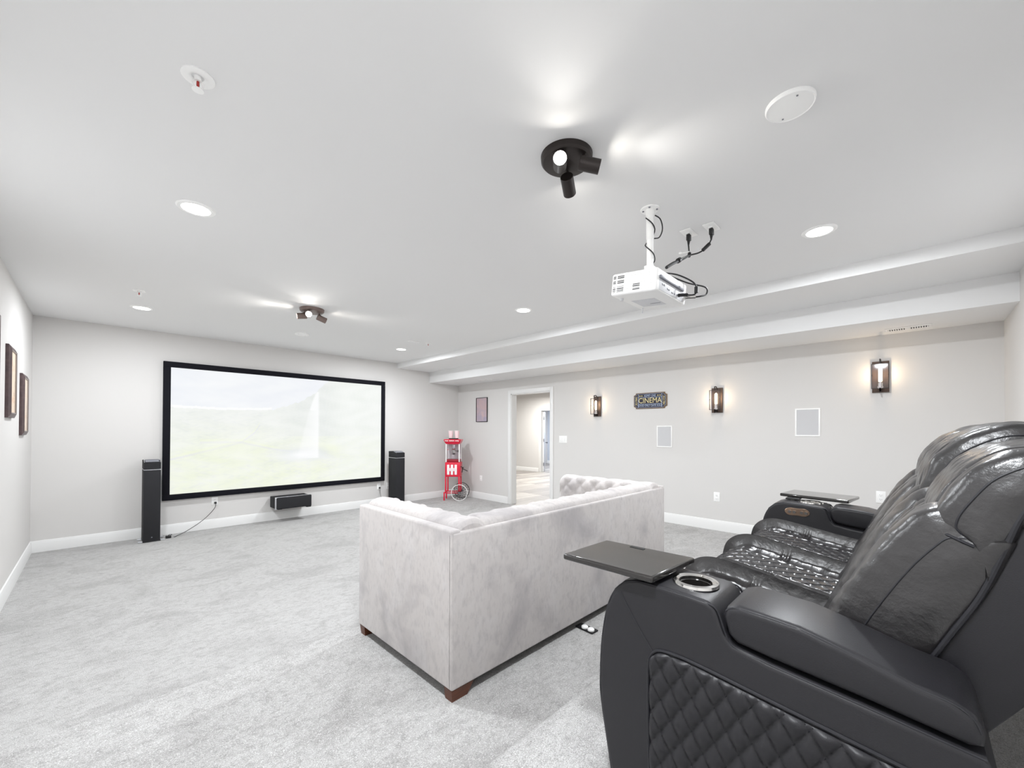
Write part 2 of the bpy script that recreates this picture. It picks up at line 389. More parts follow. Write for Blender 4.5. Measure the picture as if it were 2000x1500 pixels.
part('cover', MB().box(-.09, .09, -.03, .03, -.006, 0, .002), WHITEP, t)
part('slot', MB().box(-.07, .07, -.006, .006, -.0075, -.005), GREYP, t)
# soffit vents
def vent(x, y, lx, ly, label, n=8):
    t = thing('ceiling_vent', label, 'vent', (x, y, H2), 'supply vents in the soffit')
    part('frame', MB().box(-lx, lx, -ly, ly, -.006, 0, .002), WHITEP, t)
    part('backing', MB().box(-lx*.5, lx*.5, -ly*.86, ly*.86, -.007, -.004), BLACK, t)
    for k in range(2*n+1):
        yk = -ly*.82 + ly*1.64*k/(2*n); wd = .004 if k != n else .013
        part('louver', MB().box(-lx*.5, lx*.5, yk-wd, yk+wd, -.010, -.005), WHITEP, t)
vent(5.19, .03, .07, .155, 'white louvred soffit vent near the right wall above the third sconce')
vent(5.09, 5.72, .055, .14, 'small white soffit vent above the framed poster near the doorway')
# spotlight clusters
def spot_cluster(cx, cy, dirs, label, fm, lens_m, s=1.0, power=SPOT_W):
    t = thing('spotlight_fixture', label, 'ceiling light', (cx, cy, H), 'three headed ceiling spotlights')
    part('canopy', MB().lathe([(0, -.034), (.095, -.034), (.108, -.031), (.116, -.022), (.118, 0)], 48, cap=False), fm, t)
    for pv, d in dirs:
        d = Vector(d).normalized(); pv = Vector((pv[0], pv[1], 0))
        piv = pv + Vector((0, 0, -.078))
        hb = MB(); T = Matrix.Translation(piv - d*.028) @ d.to_track_quat('Z', 'Y').to_matrix().to_4x4()
        hb.lathe([(0, 0), (.029, 0), (.0305, .002), (.0305, .092), (.028, .092), (.028, .080)], 28, T, cap=False)
        h = part('spot_head', hb, fm, t)
        part('lens', MB().lathe([(.028, .080), (.02, .0815), (0, .082)], 24, T, cap=False), lens_m, h, label='lit lens')
        ar = MB().cyl(pv*.9+Vector((0, 0, -.03)), piv+Vector((0, 0, .02)), .006).box(-.008, .008, -.008, .008, -.062, -.044, .002, T=Matrix.Translation(pv))
        part('arm', ar, fm, h)
        lamp('spot_lamp', 'SPOT', Vector((cx, cy, H))+piv+d*.075, power, (1, .97, .92), d, spot_size=math.radians(92), spot_blend=.9, shadow_soft_size=.02)
spot_cluster(*HEADS[0][0], HEADS[0][1], 'round black three headed ceiling spotlight left of the projector', DARKM, SPOTE)
spot_cluster(*HEADS[1][0], HEADS[1][1], 'distant three headed ceiling spotlight in front of the projection screen', GLAREB, SPOTE)

# ------------------------------------------------------------------ projector and its wiring
pm = thing('projector_mount', 'white round ceiling flange and pole holding the projector', 'mount', (2.19, 1.06, H))
fl = MB().lathe([(0, -.006), (.05, -.006), (.053, -.003), (.053, 0)], 36, cap=False)
part('flange', fl, WHITEP, pm)
for a in (.4, 2.0, 3.5, 5.1):
    part('screw', MB().lathe([(.006, -.006), (.005, -.010), (0, -.010)], 8, Matrix.Translation((.037*math.cos(a), .037*math.sin(a), 0)), cap=False), PORTM, pm)
part('collar', MB().lathe([(.026, -.006), (.024, -.035), (.021, -.037)], 24, cap=False), WHITEP, pm)
part('pole', MB().lathe([(.021, -.03), (.021, -.17), (.0185, -.172), (.0185, -.33), (0, -.33)], 24, cap=False), WHITEP, pm)
part('bracket', MB().box(-.03, .03, -.022, .022, -.385, -.325, .004).box(-.07, .07, -.05, .05, -.392, -.382, .002).cyl((-.032, 0, -.345), (.032, 0, -.345), .006), WHITEP, pm)
pr = thing('projector', 'white ceiling projector with slotted side hanging from the pole', 'projector', basis((2.19, 1.07, 2.108), Y=(0, .995, .1), Z=(0, -.1, .995)))
hx, hy, hz = .189, .133, .120
part('case', MB().box(-hx, hx, -hy, hy, 0, hz, .014, 4), WHITEP, pr)
rb = MB()
for k in range(7):
    z = .016+k*.0135
    rb.tube([(-hx-.0005, -.118+k*.004, z), (-hx-.0005, .125, z)], .0017, 6, 1)
part('side_rib', rb, WHITEP, pr, kind='stuff')
for (ya, n, z0) in ((.075, 5, .064), (.075, 4, .016), (-.02, 4, .018), (.112, 5, .064), (.112, 4, .016)):
    wv = .020 if ya != .112 else .008
    for k in range(n):
        part('vent_slot', MB().box(-hx-.0012, -hx+.002, ya-wv, ya+wv, z0+k*.0088, z0+k*.0088+.0042), DRED if False else BLACK, pr)
rp_ = part('port_panel', MB().box(-hx+.03, hx-.04, -hy-.0015, -hy+.002, .012, hz-.03, .002), GREYP, pr)
part('port_ledge', MB().box(-hx+.025, hx-.06, -hy-.012, -hy+.002, .066, .084, .003), PORTM, pr)
for k, (x, z, a, b) in enumerate(((-.12, .045, .006, .01), (-.10, .045, .004, .01), (-.05, .036, .014, .008), (.0, .03, .008, .008), (.03, .03, .006, .006), (.065, .032, .005, .005), (.09, .03, .006, .006))):
    part('port', MB().box(x-a, x+a, -hy-.004, -hy, z-b/2, z+b/2, .001), PORTM, pr)
part('cover_panel', MB().box(-.05, .10, -.06, .08, -.0015, .002, .001), GREYP, pr)
part('label_slot', MB().box(.045, .05, -.05, .01, -.0025, 0), PORTM, pr)
part('foot', MB().cyl((-.12, .10, 0), (-.12, .10, -.014), .009), GREYP, pr)
part('foot', MB().cyl((.13, .10, 0), (.13, .10, -.03), .004), GREYP, pr)
part('lens', MB().cyl((.09, hy-.004, .06), (.09, hy+.02, .06), .036, .034, 28), BLACK, pr)
def plate(x, y, label):
    t = thing('cable_plate', label, 'wall plate', (x, y, H), 'ceiling outlet plates')
    part('plate', MB().box(-.064, .064, -.034, .034, -.006, 0, .003), WHITEP, t)
    part('socket', MB().box(-.022, .022, -.012, .012, -.012, -.005, .002), WHITEP, t)
plate(2.62, 1.01, 'white ceiling plate with a black plug, nearest the projector pole')
plate(2.64, .88, 'white ceiling plate with a black plug, farther from the projector pole')
t = thing('power_cable', 'black twin cables drooping from ceiling plates to the projector', 'cable', (2.62, 1.0, H-.012))
for (x, y) in ((2.62, 1.01), (2.64, .88)):
    p = MB().box(x-.016, x+.016, y-.011, y+.011, H-.052, H-.013, .004).cyl((x, y, H-.050), (x-.004, y, H-.085), .010, .004)
    part('plug', p, BLACK, t, world=True)
part('cord', MB().tube([(2.616, 1.01, H-.08), (2.60, 1.0, H-.13), (2.565, .985, H-.165), (2.46, .99, H-.22), (2.36, 1.0, H-.27), (2.27, 1.0, H-.32)], .0045, 8, 8), BLACK, t, world=True)
part('cord', MB().tube([(2.636, .88, H-.08), (2.625, .90, H-.125), (2.60, .94, H-.155), (2.565, .98, H-.17), (2.46, .982, H-.228), (2.36, .99, H-.278), (2.27, .99, H-.325)], .0045, 8, 8), BLACK, t, world=True)
part('ferrite', MB().cyl((2.632, .888, H-.105), (2.612, .922, H-.142), .011, n=12), BLACK, t, world=True)
part('sleeve', MB().tube([(2.42, .99, H-.243), (2.34, .995, H-.285), (2.26, .995, H-.33)], .009, 10, 4).cyl((2.43, .99, H-.236), (2.405, .99, H-.250), .015, n=12), BLACK, t, world=True)
part('cable_tie', MB().cyl((2.568, .985, H-.155), (2.558, .985, H-.178), .010, n=10), BLACK, t, world=True)
wt = thing('hanging_hook', 'small white hook dangling beside the black ceiling cables', 'hook', (2.565, .985, H-.15))
part('hook', MB().tube([(0, 0, .005), (-.012, .012, 0), (-.035, .035, -.005)], .003, 6, 3).lathe([(0, -.008), (.007, -.004), (.008, 0), (.007, .004), (0, .008)], 10, Matrix.Translation((-.04, .04, -.006))), WHITEP, wt)
t = pm
sp = []
for k in range(60):
    a = 2.6+k*.19; z = H-.055-k*.0049; rr = .025 if k < 58 else .03
    sp.append((2.19+rr*math.cos(a)*(1.15 if k % 9 < 5 else 1), 1.06+rr*math.sin(a), z))
part('spiral_cable', MB().tube(sp, .0032, 6, 2), BLACK, t, world=True, label='thin black spiralled cable')
part('cord', MB().tube([(2.20, 1.035, H-.04), (2.235, 1.02, H-.055), (2.262, 1.02, H-.10), (2.245, 1.03, H-.15), (2.21, 1.045, H-.165)], .0035, 6, 6), BLACK, t, world=True)
t = pr
part('cord', MB().tube([(2.16, .97, 2.235), (2.26, .93, 2.24), (2.33, .875, 2.205), (2.345, .86, 2.165), (2.335, .87, 2.135), (2.29, .905, 2.13)], .0042, 8, 8), BLACK, t, world=True)
part('cord', MB().tube([(2.25, .96, 2.235), (2.36, .91, 2.215), (2.45, .85, 2.20), (2.465, .85, 2.165), (2.42, .87, 2.145), (2.385, .905, 2.14)], .0042, 8, 8), BLACK, t, world=True)
part('plug', MB().cyl((2.30, .895, 2.131), (2.262, .928, 2.127), .009, n=12), BLACK, t, world=True)
part('plug', MB().cyl((2.40, .89, 2.142), (2.36, .93, 2.138), .011, n=12), CHROME, t, world=True)
part('ferrite', MB().cyl((2.345, .862, 2.178), (2.342, .862, 2.145), .010, n=12), BLACK, t, world=True)

# ------------------------------------------------------------------ projection screen
SX0, SX1, SZ0, SZ1 = .59, 3.69, .445, 2.255
scn = thing('projection_screen', 'large wide projection screen with black frame showing a pale waterfall', 'screen', (2.14, D, SZ0))
b = .075; yf = D-.05
part('frame', MB().box(SX0, SX1, yf, D-.001, SZ1-b, SZ1, .004).box(SX0, SX1, yf, D-.001, SZ0, SZ0+b, .004).box(SX0, SX0+b, yf, D-.001, SZ0+b, SZ1-b, .002).box(SX1-b, SX1, yf, D-.001, SZ0+b, SZ1-b, .002), FRAMEB, scn, world=True)
def picture(s, t):
    def n(x, y, q=0): return .5+.5*math.sin(x*1.7+2.1*math.sin(y*1.3+q)+q)*math.cos(y*1.1+1.7*math.sin(x*.9-q))
    def lerp(a, b, k): k = max(0, min(1, k)); return tuple(a[i]+(b[i]-a[i])*k for i in range(3))
    sky = lerp((248, 250, 252), (238, 241, 247), n(s*9, t*14)*.6+.2*n(s*30, t*40, 2))
    ridge = [(0, .686), (.18, .677), (.363, .686), (.42, .70), (.467, .734), (.52, .765), (.579, .827), (.61, .87), (.642, .925), (.692, 1.02), (1.01, 1.3)]
    rz = 0
    for (a, za), (b_, zb) in zip(ridge, ridge[1:]):
        if a <= s <= b_: rz = za+(zb-za)*(s-a)/(b_-a)
    rz += (.005*math.sin(s*90)+.004*math.sin(s*210+1))*(1 if s > .4 else .25)
    if t > rz:
        if s < .4 and t < rz+.02: return (253, 254, 254)
        return sky
    c = lerp((240, 243, 238), (242, 247, 226), (.62-t)*2.2)
    c = lerp(c, (222, 227, 224), .50*n(s*26, t*34, 1)*n(s*70, t*90, 3))
    c = lerp(c, (236, 236, 250), .5*max(0, n(s*40, t*60, 5)-.6)*(1 if t < .35 else .4))
    if s > .36 and t > .45: c = lerp(c, (228, 232, 230), .8*min(1, (s-.36)*4)); c = lerp(c, (244, 247, 242), .6*n(s*120, t*160, 4)*(.4+.6*min(1, max(0, (s-.62)*6))))
    c = lerp(c, (242, 246, 240), .5*min(1, max(0, (s-.66)*10)))
    # path and streams
    for a, za, b_, zb in ((0, .274, .082, .31), (.082, .31, .267, .40), (.267, .40, .323, .481), (.323, .481, .346, .552), (.106, .405, .267, .402), (.267, .40, .407, .335), (.407, .335, .501, .305)):
        if a <= s <= b_:
            zz = za+(zb-za)*(s-a)/(b_-a)
            if abs(t-zz) < .008: c = lerp(c, (226, 226, 238), .5)
            elif abs(t-zz-.02) < .01: c = lerp(c, (243, 250, 205), .22)
    c = lerp(c, (226, 230, 233), .8*math.exp(-((s-.56)/.14)**4-((t-.28)/.065)**4))
    c = lerp(c, (243, 249, 216), .6*math.exp(-((s-.70)/.06)**2-((t-.335+.4*(s-.7))/.05)**2))
    c = lerp(c, (243, 249, 218), .5*math.exp(-((s-.22)/.16)**2-((t-.33)/.10)**2))
    c = lerp(c, (252, 253, 252), .45*n(s*13, t*17, 7))
    # waterfall
    lo = .621-.100*(max(0, .885-t)/.645)**.75; hi = .635
    if .24 < t < .885 and lo-.004 < s < hi:
        k = min(1, (s-lo+.004)/.01)*min(1, (hi-s)/.01); c = lerp(c, (254, 255, 255), .95*k*(.35+.65*(s-lo)/(hi-lo+.001) if t < .7 else .9))
    mist = math.exp(-((s-.545)/.07)**2-((t-.275)/.035)**2); c = lerp(c, (253, 254, 255), mist)
    return c
NX_, NZ_ = 420, 236
px0, px1, pz0, pz1 = SX0+b-.002, SX1-b+.002, SZ0+b-.002, SZ1-b+.002
pmb = MB().grid([[(px0+(px1-px0)*i/NX_, yf+.012, pz0+(pz1-pz0)*j/NZ_) for i in range(NX_+1)] for j in range(NZ_+1)])
po = part('screen_surface', pmb, [], scn, world=True, label='glowing pale picture of a green valley with a waterfall', sm=0)
ca = po.data.color_attributes.new('picture', 'FLOAT_COLOR', 'POINT')
buf = []
for j in range(NZ_+1):
    for i in range(NX_+1):
        c = picture(i/NX_, j/NZ_); q = lin((c[0]/255, c[1]/255, c[2]/255)); buf += [q[0], q[1], q[2], 1]
ca.data.foreach_set('color', buf)
pmx = mat('screen_picture', (.05, .05, .05), .8, spec=.1); nt = pmx.node_tree; at_ = nt.nodes.new('ShaderNodeAttribute'); at_.attribute_name = 'picture'
nt.links.new(at_.outputs['Color'], nt.nodes['Principled BSDF'].inputs['Emission Color']); nt.nodes['Principled BSDF'].inputs['Emission Strength'].default_value = .83
po.data.materials.append(pmx)
# ------------------------------------------------------------------ wall things
def on_front(x, z): return basis((x, D, z), (1, 0, 0), (0, 0, 1), (0, -1, 0))
def on_right(y, z): return basis((R, y, z), (0, -1, 0), (0, 0, 1), (-1, 0, 0))
def on_left(y, z): return basis((-L, y, z), (0, 1, 0), (0, 0, 1), (1, 0, 0))
def outlet(M_, label, plug=False, w_=.036, h_=.058):
    t = thing('wall_outlet', label, 'outlet', M_, 'duplex wall outlets')
    part('plate', MB().box(-w_, w_, -h_, h_, 0, .006, .003), WHITEP, t)
    for y in (-.021, .021):
        f = part('receptacle', MB().box(-.016, .016, y-.014, y+.014, .005, .009, .003), WHITEP, t)
        if plug and y < 0: continue
        sl = MB().box(-.008, -.006, y-.003, y+.006, .0085, .0095).box(.006, .008, y-.003, y+.006, .0085, .0095).box(-.002, .002, y-.010, y-.006, .0085, .0095)
        part('slots', sl, PORTM, f, kind='stuff')
    return t
outlet(on_right(6.19, .411), 'white wall outlet low beside the red popcorn cart')
outlet(on_right(1.743, .554), 'white wall outlet between the grey sofa and the leather sofa tray')
outlet(on_right(.227, .728), 'white wall outlet just left of the black leather seat backs')
outlet(on_front(1.153, .375), 'white wall outlet with a black plug under the screen left corner', True)
outlet(on_front(3.60, .345), 'white wall outlet with a black plug under the screen right corner', True)
outlet(on_front(3.775, .34), 'white wall outlet partly hidden behind the right tower speaker', w_=.03)
def cord(label, pts, plug, r=.0035, name='hanging_cable'):
    t = thing(name, label, 'cord', pts[0])
    part('cord', MB().tube(pts, r, 8, 8), BLACK, t, world=True)
    part('plug', MB().box(plug[0]-.013, plug[0]+.013, plug[1]-.03, plug[1], plug[2]-.013, plug[2]+.013, .004), BLACK, t, world=True)
    return t
cord('thin black cord hanging from left outlet to the left tower speaker', [(1.158, D-.035, .35), (1.14, D-.06, .28), (1.02, D-.08, .15), (.85, D-.13, .045), (.72, D-.22, .008), (.71, D-.24, .006), (.69, D-.25, .006)], (1.158, D-.009, .352))
cord('thin black cord falling from right outlet behind the grey sofa', [(3.605, D-.035, .322), (3.60, D-.06, .22), (3.63, D-.07, .10), (3.66, D-.13, .006), (3.62, D-.2, .006)], (3.605, D-.009, .322))
sw = thing('light_switch', 'white double light switch plate right of the doorway', 'light switch', on_right(4.132, 1.228))
part('plate', MB().box(-.082, .082, -.058, .058, 0, .006, .003), WHITEP, sw)
for x in (-.045, 0, .045): part('rocker', MB().box(x-.016, x+.016, -.033, .033, .005, .010, .002), WHITEP, sw)
def inwall(y, z, w_, h_, label):
    t = thing('in_wall_speaker', label, 'speaker', on_right(y, z), 'in-wall speakers')
    b_ = .014
    part('frame', MB().box(-w_, w_, h_-b_, h_, 0, .007, .002).box(-w_, w_, -h_, -h_+b_, 0, .007, .002).box(-w_, -w_+b_, -h_+b_, h_-b_, 0, .007, .001).box(w_-b_, w_, -h_+b_, h_-b_, 0, .007, .001), WHITEP, t)
    part('grille', MB().box(-w_+b_, w_-b_, -h_+b_, h_-b_, 0, .004), GRILLE, t)
inwall(2.411, 1.297, .107, .146, 'white framed in-wall speaker grille below the cinema sign')
inwall(.817, 1.471, .112, .152, 'white framed in-wall speaker grille between the second and third sconces')
# framed poster by the doorway
ps = thing('framed_poster', 'narrow black framed pinkish poster left of the doorway', 'poster', on_right(6.163, 1.785))
pw, ph = .167, .243
part('frame', MB().box(-pw, pw, ph-.009, ph, 0, .022).box(-pw, pw, -ph, -ph+.009, 0, .022).box(-pw, -pw+.009, -ph, ph, 0, .022).box(pw-.009, pw, -ph, ph, 0, .022), BLACK, ps)
part('glazing', MB().box(-pw+.008, pw-.008, -ph+.008, ph-.008, 0, .012),
     mat('poster_print', hexc(196, 172, 174), .18, coat=.4, mott=[(3, 2, None, 0, hexc(166, 162, 186), .40, .62, .8), (5, 2, None, 0, hexc(214, 182, 176), .5, .7, .8)]), ps)
# sconces
def sconce(y, z, label):
    t = thing('wall_sconce', label, 'sconce', on_right(y, z), 'caged glass wall sconces')
    part('backplate', MB().box(-.063, .063, -.153, .153, 0, .018, .002), LITBRONZE, t)
    ar = MB().tube([(0, .135, .018), (0, .165, .05), (0, .163, .10)], .006, 8, 4).box(-.005, .005, .118, .166, .096, .106, .001)
    part('top_arm', ar, DARKM, t)
    part('bottom_arm', MB().box(-.006, .006, -.150, -.118, .018, .106, .002).box(-.006, .006, -.160, -.112, .096, .106, .002), DARKM, t)
    gw, gh, b_ = .064, .122, .005
    fr = MB()
    for (a, b2, c, d_) in ((-gw, gw, gh-b_, gh), (-gw, gw, -gh, -gh+b_), (-gw, -gw+b_, -gh, gh), (gw-b_, gw, -gh, gh)): fr.box(a, b2, c, d_, .098, .106)
    part('glass_frame', fr, DARKM, t)
    part('glass_pane', MB().box(-gw+b_, gw-b_, -gh+b_, gh-b_, .101, .103), GLASS, t)
    for s in (-1, 1): part('clip', MB().box(s*gw-.010 if s > 0 else -gw, gw if s > 0 else -gw+.010, .006, .013, .095, .110, .001), DARKM, t)
    T = basis((0, 0, .055), (1, 0, 0), (0, 0, -1), (0, 1, 0))
    part('socket', MB().lathe([(0, -.118), (.022, -.118), (.022, -.095), (.018, -.094), (.018, -.062), (.014, -.060), (.014, -.05)], 20, T), CHROME, t)
    part('bulb', MB().lathe([(.010, -.055), (.0145, -.045), (.0145, .075), (.010, .085), (0, .088)], 20, T), BULB, t, label='glowing tubular bulb')
    p = WM[t.name] @ Vector((0, .03, .078))
    lamp('sconce_lamp', 'POINT', p, SCONCE_W, (1, .76, .50), shadow_soft_size=.012)
    return t
sconce(3.465, 1.745, 'black glass-fronted wall sconce nearest the doorway, left of the cinema sign')
sconce(1.733, 1.755, 'black glass-fronted wall sconce just right of the cinema sign')
sconce(.225, 1.911, 'black glass-fronted wall sconce under the soffit vent, nearest the leather sofa')
# cinema sign
sg = thing('cinema_sign', 'ticket shaped navy and gold sign reading CINEMA between two sconces', 'sign', on_right(2.614, 1.795))
W_, H_, c_ = .243, .111, .032
def ticket(w_, h_, c): return [(-w_+c, -h_), (w_-c, -h_), (w_-c*.9, -h_+c*.6), (w_, -h_+c), (w_, h_-c), (w_-c*.9, h_-c*.6), (w_-c, h_), (-w_+c, h_), (-w_+c*.9, h_-c*.6), (-w_, h_-c), (-w_, -h_+c), (-w_+c*.9, -h_+c*.6)]
part('edge', MB().prism(ticket(W_, H_, c_), 0, .012, 'z', .002, 1), BRASS, sg)
part('panel', MB().prism(ticket(W_-.010, H_-.010, c_), .011, .014, 'z'), SIGNB, sg)
P_ = [(x, y, .015) for x, y in ticket(W_-.014, H_-.014, c_)]
part('border_line', MB().tube(P_, .0016, 6, 1, closed=True), PALEB, sg)
ln = MB()
for x in (-.172, .172): ln.box(x-.003, x+.003, -.092, .092, .0135, .0155)
for y in (-.046, .046): ln.box(-.172, .172, y-.002, y+.002, .0135, .0155)
part('divider', ln, PALEB, sg, kind='stuff')
I = lambda x, y, rot=0: Matrix.Translation((x, y, .015)) @ Matrix.Rotation(rot, 4, 'Z')
m_ = MB(); text_mb('CINEMA', .105, .0012, m_, I(0, 0), sx=.88); part('lettering', m_, GOLD, sg, kind='stuff', sm=0)
m_ = MB(); text_mb('ADMIT ONE', .044, .0012, m_, I(.0, .069), sx=.72); text_mb('GOOD ONLY DATE SOLD', .044, .0012, m_, I(0, -.069), sx=.70); part('lettering', m_, PALEB, sg, kind='stuff', sm=0)
m_ = MB(); text_mb('3217845', .044, .0012, m_, I(-.201, 0, math.pi/2), sx=.8); text_mb('3521784', .044, .0012, m_, I(.201, 0, -math.pi/2), sx=.8); part('lettering', m_, GOLD, sg, kind='stuff', sm=0)
for x in (-.148, -.118, .118, .148):
    st = [(x+(.013 if k % 2 == 0 else .0055)*math.sin(math.pi*k/5), .069+(.013 if k % 2 == 0 else .0055)*math.cos(math.pi*k/5)) for k in range(10)]
    part('star', MB().prism(st, .013, .0165, 'z'), GOLD, sg)
# framed pictures on the left wall
def picture_frame(y, z, label, hue):
    t = thing('framed_picture', label, 'picture', on_left(y, z), 'framed pictures on the left wall')
    w_, h_, dp, b_ = .18, .29, .032, .036
    # mitred frame: outer at wall, bevelled down to the sight edge
    prf = [(0, 0), (0, dp*.55), (.004, dp*.6), (b_-.004, dp), (b_, dp*.95), (b_, 0)]
    rows = []
    for k in range(5):
        sx_, sy_ = ((-1, -1), (1, -1), (1, 1), (-1, 1), (-1, -1))[k]
        rows.append([(sx_*(w_-a), sy_*(h_-a), zz) for a, zz in prf])
    part('frame', MB().grid(rows, True), FRW, t, sm=10)
    rw = []
    for k in range(5):
        sx_, sy_ = ((-1, -1), (1, -1), (1, 1), (-1, 1), (-1, -1))[k]
        rw.append([(sx_*(w_-a), sy_*(h_-a), zz) for a, zz in ((b_-.001, dp*.94), (b_+.006, dp*.90), (b_+.006, .012))])
    part('inner_lip', MB().grid(rw), FRS, t, sm=10)
    part('print', MB().box(-w_+b_, w_-b_, -h_+b_, h_-b_, .014, .022), hue, t)
PA = mat('vintage_print', hexc(226, 206, 184), .5, mott=[(7, 4, None, 1, hexc(206, 150, 110), .5, .7, .7), (15, 4, None, 1, hexc(150, 140, 136), .58, .75, .6)])
PB = mat('vintage_print_pale', hexc(230, 214, 196), .5, mott=[(9, 4, None, 1, hexc(214, 160, 120), .52, .72, .6), (13, 4, None, 1, hexc(128, 112, 116), .58, .76, .6)])
picture_frame(4.39, 1.90, 'dark framed picture cut by the left edge, highest of three', PB)
picture_frame(5.25, 1.75, 'middle dark framed picture of the descending row on left wall', PA)
picture_frame(6.09, 1.60, 'dark framed picture nearest the far corner, lowest of three', PB)

# ------------------------------------------------------------------ speakers
def tower(x0, x1, y0, y1, label):
    t = thing('tower_speaker', label, 'speaker', ((x0+x1)/2, (y0+y1)/2, 0), 'black tower speakers')
    A = dict(world=True)
    part('cabinet', MB().box(x0, x1, y0, y1, .012, .872, .004), SPKB, t, **A)
    part('trim_strip', MB().box(x0-.001, x1+.001, y0-.001, y1, .874, .880), SILVER, t, label='thin silver strip', **A)
    hb = MB().prism([(y0, .884), (y1, .884), (y1, .99), (y0+.10, .992), (y0, .965)], x0, x1, 'x', .004, 2)
    part('top_module', hb, SPKB, t, **A)
    part('top_grille', MB().prism([(y0+.012, .9715), (y0+.094, .9945), (y0+.094, .9965), (y0+.012, .9735)], x0+.015, x1-.015, 'x'), PORTM, t, **A)
    part('top_rim', MB().tube([(x0+.006, y0+.008, .969), (x0+.006, y0+.10, .993), (x1-.006, y0+.10, .993), (x1-.006, y0+.008, .969)], .0025, 6, 1), SILVER, t, **A)
    for (xa, xb) in ((x0-.045, x0+.02), (x1-.02, x1+.045)):
        part('outrigger_foot', MB().box(xa, xb, y0+.02, y0+.06, .003, .013, .003), SILVER, t, **A)
        part('outrigger_foot', MB().box(xa, xb, y1-.07, y1-.03, .003, .013, .003), SILVER, t, **A)
    part('base', MB().box(x0-.004, x1+.004, y0, y1, .003, .014, .002), BLACK, t, **A)
    part('badge', MB().box((x0+x1)/2-.006, (x0+x1)/2+.006, y0-.002, y0+.001, .05, .062, .001), PORTM, t, **A)
tower(.395, .552, 6.60, 6.87, 'black floorstanding tower speaker left of the projection screen')
tower(3.70, 3.87, 6.50, 6.77, 'black floorstanding tower speaker right of the projection screen')
ct = thing('center_speaker', 'long low black center speaker mounted beneath the projection screen', 'speaker', (2.06, D, .21))
A = dict(world=True)
part('cabinet', MB().box(1.835, 2.315, 6.67, D-.02, .205, .365, .004), SPKB, ct, **A)
part('front_grille', MB().box(1.85, 2.33, 6.625, 6.662, .198, .372, .012, 3), SPKB, ct, **A)
part('end_trim', MB().box(1.832, 1.845, 6.655, 6.675, .196, .374, .002).box(1.832, 2.32, 6.662, 6.669, .196, .374, .001), SILVER, ct, label='silver edge strip', **A)
part('foot', MB().box(1.87, 1.93, 6.66, 6.72, .190, .207, .003), BLACK, ct, **A)
part('foot', MB().box(2.26, 2.325, 6.63, 6.72, .185, .207, .004), BLACK, ct, **A)
part('wall_bracket', MB().box(2.0, 2.16, D-.022, D, .22, .33, .002), BLACK, ct, **A)
# small black adapter on the floor by the left tower
ad = thing('power_adapter', 'small black adapter on the carpet right of left tower speaker', 'adapter', (.60, 6.70, 0))
part('body', MB().box(.612, .665, 6.67, 6.73, .0, .028, .006), BLACK, ad, world=True)
part('cord', MB().tube([(.63, 6.67, .02), (.64, 6.63, .055), (.67, 6.66, .045), (.65, 6.72, .02)], .003, 6, 6), BLACK, ad, world=True)

# ------------------------------------------------------------------ popcorn cart
ca_ = math.radians(-47)
cart = thing('popcorn_cart', 'small red popcorn machine on a wheeled cart in far corner', 'popcorn machine', basis((4.86, 6.40, 0), (math.cos(ca_), math.sin(ca_), 0), (-math.sin(ca_), math.cos(ca_), 0)))
part('cabinet', MB().box(-.15, .15, 0, .27, .463, .745, .012, 3), RED, cart)
for (x, y) in ((-.137, .012), (-.137, .256)):
    part('leg', MB().box(x-.013, x+.013, y-.012, y+.012, .14, .47, .003), RED, cart)
for (x, y) in ((.125, .012), (.125, .256)):
    part('leg', MB().box(x-.014, x+.014, y-.012, y+.012, .15, .47, .003), RED, cart)
for (x, y) in ((-.165, .012), (-.165, .256)):
    part('foot_leg', MB().box(x-.012, x+.012, y-.012, y+.012, 0, .165, .003), RED, cart)
for y in (.012, .256):
    part('rail', MB().box(-.175, .14, y-.010, y+.010, .138, .158, .003), RED, cart)
part('cross_rail', MB().box(-.15, -.13, .01, .26, .138, .156, .003), RED, cart)
lg = MB()
for k, x in enumerate((-.085, -.012, .062)):
    lg.box(x-.024, x+.022, -.003, .002, .505, .70, .004, 2)
lg.box(-.10, .075, -.0035, .001, .575, .635, .003)
part('emblem', lg, WHITEP, cart, label='white striped emblem', kind='stuff')
lt = MB(); text_mb('POPCORN', .042, .001, lt, basis((-.012, -.0045, .618), (1, 0, 0), (0, 0, 1), (0, -1, 0)), sx=.72); text_mb('POPCORN', .042, .001, lt, basis((-.012, -.0045, .588), (1, 0, 0), (0, 0, 1), (0, -1, 0)), sx=.72)
part('lettering', lt, PINK, cart, kind='stuff', sm=0)
part('tray', MB().box(-.13, .125, .03, .25, .745, .80, .006), DRED, cart)
for (x, y) in ((-.132, .03), (.124, .03), (-.132, .25), (.124, .25)):
    part('corner_post', MB().box(x-.010, x+.010, y-.008, y+.008, .75, 1.105, .002), WHITEP, cart)
part('front_glass', MB().box(-.122, .114, .026, .029, .80, 1.10), GLASS, cart)
part('side_glass', MB().box(-.134, -.131, .036, .244, .80, 1.10), GLASS, cart)
part('side_glass', MB().box(.122, .125, .036, .244, .80, 1.10), GLASS, cart)
part('back_panel', MB().box(-.122, .114, .25, .254, .80, 1.10), GREYP, cart)
kt = part('kettle', MB().lathe([(0, 0), (.038, .002), (.045, .02), (.045, .07), (.03, .085), (0, .088)], 24, Matrix.Translation((0, .13, .92))), CHROME, cart)
part('kettle_base', MB().lathe([(0, 0), (.022, 0), (.028, .02), (0, .022)], 16, Matrix.Translation((0, .13, .895))), BLACK, kt)
part('kettle_hanger', MB().cyl((.0, .13, 1.0), (.0, .13, 1.10), .010).box(-.02, .03, .11, .15, 1.02, 1.09, .004), SILVER, cart)
